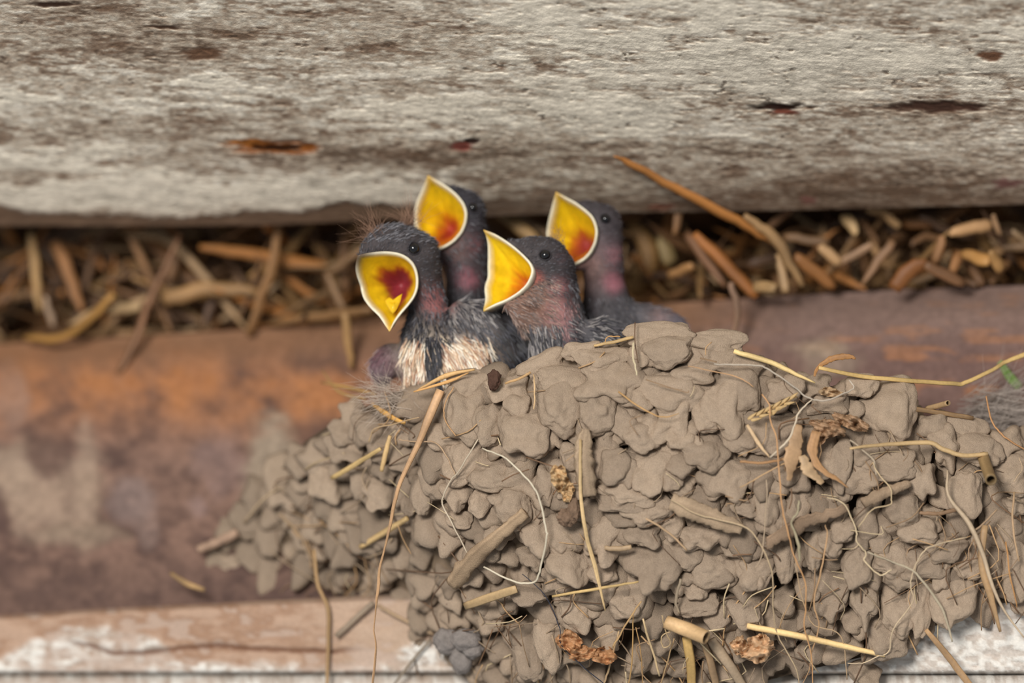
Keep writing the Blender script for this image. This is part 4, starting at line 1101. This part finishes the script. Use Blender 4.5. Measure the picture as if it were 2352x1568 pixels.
    # --- plumage
    A = np.array([[co[f[0]], co[f[1]], co[f[2]]] for f in faces])
    fn = np.cross(A[:, 1] - A[:, 0], A[:, 2] - A[:, 0]); area = np.linalg.norm(fn, axis=1); fn /= area[:, None] + 1e-12
    fc_ = A.mean(1)
    x, y, d = to_px(fc_)
    vis = (fn @ FWD) < .35
    face_ok = vis & (y < spec.get('maxy', 900))
    roots, dirs, lens, wds, cols, bends = [], [], [], [], [], []
    tipx, tipy = spec['flow']
    for (rx0, ry0, rx1, ry1, cnt, L0, w0, colr, lift, flow) in spec['feathers']:
        sel = np.where(face_ok & (x > rx0) & (x < rx1) & (y > ry0) & (y < ry1))[0]
        if len(sel) == 0: continue
        pick = rng.choice(sel, cnt, p=area[sel] / area[sel].sum())
        for i in pick:
            if flow is None:
                fv = np.array([x[i] - tipx, y[i] - tipy]); fv /= np.linalg.norm(fv) + 1e-6
            else:
                fv = np.array(flow, float); fv /= np.linalg.norm(fv)
            dv = RIGHT * fv[0] - UP * fv[1]
            dv = dv - fn[i] * (dv @ fn[i])
            ln = np.linalg.norm(dv)
            if ln < .15: continue
            dv = dv / ln + fn[i] * lift + rng.normal(0, .16, 3)
            dv /= np.linalg.norm(dv)
            jit = A[i, rng.integers(3)] * .4 + fc_[i] * .6
            roots.append(jit - fn[i] * .0001); dirs.append(dv); lens.append(L0 * PX * rng.uniform(.6, 1.25)); wds.append(w0 * PX * rng.uniform(.7, 1.3))
            if colr is None:
                c = skin(x[i:i + 1], y[i:i + 1], d[i:i + 1])[0] * rng.uniform(.45, 1.9)
            else:
                cl = colr[rng.integers(len(colr))]
                c = lin(cl) * rng.uniform(.8, 1.15)
            cols.append(c); bends.append(-fn[i] * .25 * lift)
    V, F3, C3 = strands(rng, roots, dirs, lens, wds, cols, bends, 4)
    o = mesh_obj('plumage', V, F3, M_FEATHER, C3, body); o['kind'] = 'stuff'
    for tf in spec.get('tufts', []):
        o = tuft('down_tuft', None, rng, *tf, parent=body); o['kind'] = 'stuff'
    if 'tongue' in spec:
        q = np.array(spec['tongue'], float)
        ctr = q[:, :2].mean(0)
        n = len(q)
        Vt, Ct = [], []
        for k, lift in ((1.0, 0.0), (.8, .05), (.45, .08), (.1, .08)):
            for px_, py_, d_ in q:
                xx, yy = ctr + (np.array([px_, py_]) - ctr) * k
                Vt.append(P(xx, yy, d_ - lift).reshape(3)); Ct.append(lin((238, 192, 30)))
        for px_, py_, d_ in q:
            Vt.append(P(px_, py_, d_ + .1).reshape(3)); Ct.append(lin((226, 150, 20)))
        Ft = []
        for a in range(3):
            for b in range(n):
                b2 = (b + 1) % n
                Ft.append((a * n + b, a * n + b2, (a + 1) * n + b2, (a + 1) * n + b))
        Ft.append(tuple(3 * n + b for b in range(n)))
        for b in range(n):
            b2 = (b + 1) % n
            Ft.append((4 * n + b, 4 * n + b2, b2, b))
        mesh_obj('tongue', Vt, Ft, M_BEAK, Ct, beak)
    return body

nan = float('nan')
DARK, CHAR, PINK, SKINB, CREAM = (70, 64, 65), (46, 44, 47), (158, 106, 106), (120, 92, 88), (226, 212, 190)
CR = [(236, 224, 204), (226, 206, 178), (206, 172, 140), (240, 232, 216), (176, 134, 108)]
GR = [(40, 38, 42), (58, 56, 61), (104, 103, 108), (32, 30, 34), (70, 68, 74), (48, 45, 48)]  # the palest grey paints feather sheen into some strands
BK = [(30, 29, 33), (44, 43, 48), (62, 62, 70), (26, 25, 28)]
GL = [(128, 124, 124), (88, 85, 88), (54, 52, 58), (160, 154, 150), (40, 40, 46), (64, 62, 68)]

make_chick(dict(seed=1, label='front left chick facing the camera, beak widest open, cream breast showing', base=(1000, 930, 2.8),
    chains=[[(950, 590, 2.25, 62), (957, 620, 2.35, 60)], [(950, 590, 2.25, 62), (915, 570, 2.05, 56), (885, 561, 1.9, 44), (857, 569, 1.65, 28), (838, 580, 1.42, 13), (828, 585, 1.34, 7)],
            [(957, 620, 2.35, 60), (966, 655, 2.4, 52), (983, 700, 2.5, 43), (982, 735, 2.5, 46), (982, 770, 2.5, 58), (990, 810, 2.6, 78), (1015, 860, 2.8, 95), (1020, 920, 3.1, 100)],
            [(990, 810, 2.6, 70), (1060, 830, 2.7, 78), (1060, 900, 3.0, 80)], [(1025, 760, 2.5, 32), (1062, 722, 2.4, 34), (1100, 730, 2.35, 42), (1135, 775, 2.4, 44), (1165, 815, 2.5, 42)],
            [(1100, 730, 2.5, 40), (1150, 745, 2.9, 50), (1185, 800, 2.9, 50)], [(950, 830, 2.9, 40), (900, 826, 2.8, 40), (880, 842, 2.8, 34), (878, 868, 2.9, 22)]],
    rim=[(822, 586, 1.25), (842, 581, nan), (873, 577, nan), (894, 577, nan), (918, 581, nan), (935, 589, nan), (949, 602, nan), (957, 618, nan), (961, 638, 1.62), (960, 662, nan), (952, 683, nan), (938, 702, nan), (921, 721, nan), (907, 740, nan),
         (895, 763, 1.25), (883, 745, nan), (871, 726, nan), (852, 709, nan), (837, 690, nan), (830, 673, nan), (829, 660, 2.0), (827, 653, nan), (820, 637, nan), (816, 618, nan), (818, 600, nan)],
    tips=(0, 14), throat=(917, 655, 2.85), bulge=.0034, red=(142, 50, 58), orange=(186, 104, 26), rk=(.36, .54, .46, .68), tone_up=.06, dusk=(96, 80, 64), duskw=1.0,
    eye=(951, 570, 12.5), flow=(850, 640), maxy=900,
    paint=[(910, 550, DARK, 60, 1), (960, 600, DARK, 45, 1), (1000, 640, (52, 48, 50), 30, .8), (975, 660, (96, 68, 60), 16, .8), (1003, 695, (176, 112, 110), 20, 2.4), (955, 715, (62, 58, 56), 26, 1), (985, 750, CHAR, 30, 1.4), (965, 810, (216, 200, 180), 34, 1.4), (1050, 820, (206, 184, 164), 44, 1.4),
           (930, 780, (120, 98, 80), 18, .8), (1075, 735, (110, 106, 106), 34, 1.2), (1130, 780, (72, 70, 74), 40, 1), (1180, 800, (40, 38, 42), 40, 1.2), (885, 830, (104, 72, 80), 22, 1.5), (878, 868, (130, 116, 118), 18, 1), (905, 800, (54, 48, 50), 16, 1.2), (1090, 850, (200, 176, 156), 40, 1), (1010, 900, (70, 64, 64), 40, .8)],
    feathers=[(840, 495, 1000, 560, 520, 19, 2.6, [(98, 97, 102), (38, 36, 40), (122, 120, 124), (54, 52, 56)], .2, (.75, -.35)), (820, 500, 1030, 660, 3000, 10, 1.7, GR, .16, None), (930, 640, 1030, 720, 420, 14, 2.2, GR, .25, (.5, .9)), (925, 712, 1040, 790, 800, 20, 2.8, GR, .3, (0, 1)),
              (926, 775, 978, 890, 480, 40, 4.6, CR, .12, (-.05, 1)), (1010, 770, 1120, 880, 760, 38, 4.2, CR, .12, (.5, 1)), (976, 770, 1012, 890, 360, 34, 3.6, BK, .12, (.1, 1)), (1025, 690, 1130, 780, 700, 26, 3.0, GL, .2, (.55, .8)), (1095, 735, 1230, 860, 700, 30, 4, BK, .15, (.6, .8)), (845, 790, 935, 900, 240, 24, 1.6, [(160, 140, 140), (110, 84, 90), (60, 52, 54)], .3, (-.2, 1))],  # black strands at the right also paint the shadow between the front chicks
    tufts=[(110, (866, 540, 1.75), 11, (-.75, -.75, -.2), 66, .7, (150, 118, 98)), (100, (942, 514, 2.1), 10, (-.05, -1, -.1), 62, .7, (150, 118, 98))],
    tongue=[(884, 690, 1.62), (894, 682, 1.66), (903, 688, 1.66), (914, 680, 1.68), (924, 674, 1.7), (920, 692, 1.62), (912, 710, 1.52), (902, 722, 1.45), (894, 712, 1.5), (888, 702, 1.56)]))

make_chick(dict(seed=2, shift=-.5, label='rear left chick partly hidden, beak pointing up behind the wide open one', base=(1080, 840, 4.3),
    chains=[[(1058, 492, 4.15, 60), (1062, 522, 4.15, 58)], [(1058, 492, 4.15, 60), (1032, 466, 4.1, 42), (1012, 446, 4.05, 22)], [(1062, 522, 4.15, 58), (1066, 580, 4.2, 54), (1072, 640, 4.2, 50), (1080, 720, 4.2, 62), (1080, 800, 4.3, 80), (1085, 850, 4.4, 80)], [(1040, 570, 4.0, 34), (1010, 590, 3.9, 18)]],
    rim=[(983, 402, 3.75), (1004, 414, nan), (1028, 428, nan), (1049, 445, nan), (1066, 466, nan), (1073, 487, 3.45), (1071, 511, nan), (1061, 535, nan), (1042, 556, nan), (1021, 569, nan), (1004, 575, nan), (975, 584, 3.5), (962, 565, nan), (956, 540, nan), (952, 515, 4.5), (951, 490, nan), (956, 463, nan), (966, 442, nan), (975, 421, nan)],
    tips=(0, 11), throat=(1032, 520, 4.95), bulge=.0028, red=(160, 52, 36), orange=(204, 116, 28), rk=(-.1, .22, .16, .48), tone_up=.42,
    eye=(1087, 476, 9.5), flow=(980, 500), maxy=860,
    paint=[(1060, 460, (54, 52, 58), 50, 1), (1100, 500, (54, 52, 58), 40, 1), (1095, 560, (72, 62, 66), 30, .8), (1092, 560, (140, 92, 96), 12, 1.2), (1060, 560, (110, 82, 76), 24, 1), (1072, 640, (150, 88, 98), 14, 1.5), (1045, 630, (74, 64, 68), 16, 1.2), (1100, 610, (68, 60, 62), 24, 1), (1050, 680, (44, 42, 46), 30, 1), (1085, 740, CHAR, 50, 1)],
    feathers=[(1000, 415, 1130, 600, 900, 14, 2.4, GR, .2, None), (1030, 590, 1130, 800, 500, 16, 2.4, GR, .25, (0, 1))]))

make_chick(dict(seed=3, label='front right chick in profile, beak open to the left in front of the nest centre', base=(1290, 870, 2.4),
    chains=[[(1250, 602, 2.1, 60), (1262, 622, 2.15, 61)], [(1250, 602, 2.1, 60), (1222, 583, 2.05, 42), (1196, 572, 2.0, 22), (1172, 558, 1.95, 10)], [(1262, 622, 2.15, 61), (1270, 670, 2.15, 60), (1278, 720, 2.2, 62), (1285, 770, 2.3, 70), (1292, 830, 2.5, 84), (1295, 880, 2.7, 84)],
            [(1172, 704, 1.65, 12), (1205, 728, 1.9, 26), (1240, 762, 2.1, 40), (1275, 800, 2.3, 60)], [(1262, 660, 2.1, 52), (1232, 678, 1.95, 38), (1200, 692, 1.8, 22), (1168, 702, 1.65, 11)], [(1330, 775, 2.2, 36), (1378, 768, 2.15, 38), (1415, 772, 2.3, 30), (1440, 785, 2.5, 22)]],
    rim=[(1111, 527, 1.95), (1136, 536, nan), (1161, 551, nan), (1184, 568, nan), (1203, 585, nan), (1220, 603, nan), (1227, 620, 1.45), (1223, 636, nan), (1212, 657, nan), (1192, 675, nan), (1164, 692, nan), (1136, 703, nan), (1110, 716, 1.55), (1114, 700, nan), (1116, 686, nan), (1113, 669, nan), (1115, 651, nan),
         (1122, 641, 2.45), (1121, 613, nan), (1122, 585, nan), (1121, 557, nan), (1116, 538, nan)],
    tips=(0, 12), throat=(1200, 648, 2.65), bulge=.0024, red=(176, 78, 34), orange=(206, 122, 26), rk=(-.1, .2, .12, .46), tone_up=.25,
    eye=(1252, 585, 11), flow=(1140, 625), maxy=880,
    paint=[(1240, 560, DARK, 40, 1), (1280, 600, (58, 54, 56), 40, 1), (1290, 590, (104, 80, 84), 10, .8), (1310, 650, (48, 45, 47), 26, 1), (1232, 638, (170, 96, 86), 9, 1.6), (1220, 680, (136, 100, 82), 24, 1.3), (1190, 705, (128, 100, 88), 20, 1.1), (1240, 710, (118, 92, 80), 26, 1), (1285, 660, (170, 112, 112), 13, 1.6), (1285, 720, (166, 116, 114), 22, 1.7), (1322, 700, (60, 54, 54), 22, 1),
           (1290, 770, (160, 120, 120), 18, 1.1), (1250, 780, (66, 66, 66), 24, 1.3), (1330, 760, (92, 90, 94), 26, 1.2), (1400, 760, (56, 54, 58), 34, 1.2), (1300, 830, CHAR, 40, 1)],
    feathers=[(1160, 530, 1335, 680, 2800, 10, 1.6, GR, .15, None), (1150, 640, 1280, 770, 1000, 18, 2.0, [(138, 108, 94), (104, 84, 74), (168, 140, 124), (80, 70, 66), (126, 116, 112)], .2, (.85, .5)), (1295, 640, 1350, 740, 300, 16, 2.4, GR, .25, (.3, 1)),
              (1215, 740, 1292, 860, 560, 38, 3.4, GL, .2, (.3, 1)), (1300, 730, 1460, 830, 800, 28, 3.4, GL, .2, (.9, .35)), (1290, 690, 1330, 800, 120, 14, 1.6, [(170, 130, 126), (120, 96, 96)], .3, (.3, 1))],
    tufts=[(90, (1280, 552, 2.1), 10, (-.2, -1, .1), 34, .7, (136, 108, 92))]))

make_chick(dict(seed=4, shift=-.7, label='rear right chick in profile, beak open up left, nearest the long stalk', base=(1400, 860, 4.5),
    chains=[[(1372, 522, 4.2, 60), (1376, 550, 4.2, 58)], [(1372, 522, 4.2, 60), (1345, 500, 4.15, 42), (1320, 482, 4.1, 20)], [(1376, 550, 4.2, 58), (1384, 600, 4.2, 50), (1388, 650, 4.25, 49), (1394, 700, 4.3, 58), (1400, 760, 4.4, 84), (1400, 830, 4.5, 96)], [(1350, 590, 4.0, 30), (1320, 610, 3.85, 14)], [(1400, 750, 4.4, 60), (1460, 735, 4.3, 42), (1520, 742, 4.2, 38), (1552, 750, 4.2, 28)]],
    rim=[(1277, 440, 3.85), (1299, 452, nan), (1321, 463, nan), (1344, 480, nan), (1361, 495, nan), (1370, 515, nan), (1373, 532, 3.4), (1369, 557, nan), (1358, 580, nan), (1344, 596, nan), (1321, 609, nan), (1286, 624, 3.6), (1276, 600, nan), (1264, 575, nan), (1257, 552, nan), (1255, 535, 4.5), (1257, 519, nan), (1260, 504, nan), (1265, 484, nan), (1272, 456, nan)],
    tips=(0, 11), throat=(1342, 556, 4.9), bulge=.0028, red=(152, 58, 52), orange=(192, 108, 36), rk=(-.1, .22, .16, .48), tone_up=.42,
    eye=(1391, 502, 10), flow=(1280, 535), maxy=860,
    paint=[(1370, 480, (64, 60, 63), 45, 1), (1410, 530, (70, 64, 67), 40, 1), (1380, 570, (110, 90, 92), 24, .9), (1412, 585, (152, 106, 112), 13, 1.3), (1350, 600, (130, 100, 92), 22, 1), (1365, 640, (98, 80, 78), 26, 1), (1408, 648, (164, 104, 114), 13, 1.8), (1428, 620, (66, 60, 62), 16, 1), (1370, 700, (60, 55, 58), 30, 1), (1450, 720, (84, 82, 86), 40, 1), (1520, 735, (128, 106, 104), 20, 1), (1548, 745, (104, 100, 110), 18, 1), (1400, 790, CHAR, 50, 1)],
    feathers=[(1320, 455, 1440, 620, 600, 11, 1.8, [(74, 70, 74), (96, 90, 94), (54, 50, 54)], .15, None), (1330, 680, 1460, 800, 500, 18, 2.4, GR, .25, (.3, 1)), (1430, 690, 1580, 800, 260, 20, 2.2, [(128, 116, 116), (76, 72, 78)], .2, (.9, .3))]))

# soft body feathers lining the rim
rng = np.random.default_rng(5)
o = tuft('down_feather', None, rng, 230, (905, 918, 1.8), 22, (-.6, .0, -.1), 75, 1.2, (188, 172, 156), fan=.5)
tag(o, 'fluffy pale grey down feather lying on the rim left of the cream breast', 'feather')
o = tuft('down_feather', None, rng, 500, (2260, 960, 3.0), 30, (.9, -.12, .2), 140, 1.8, (168, 156, 146), fan=.28)
tag(o, 'blurred grey down feather behind the nest rim at the right edge', 'feather')
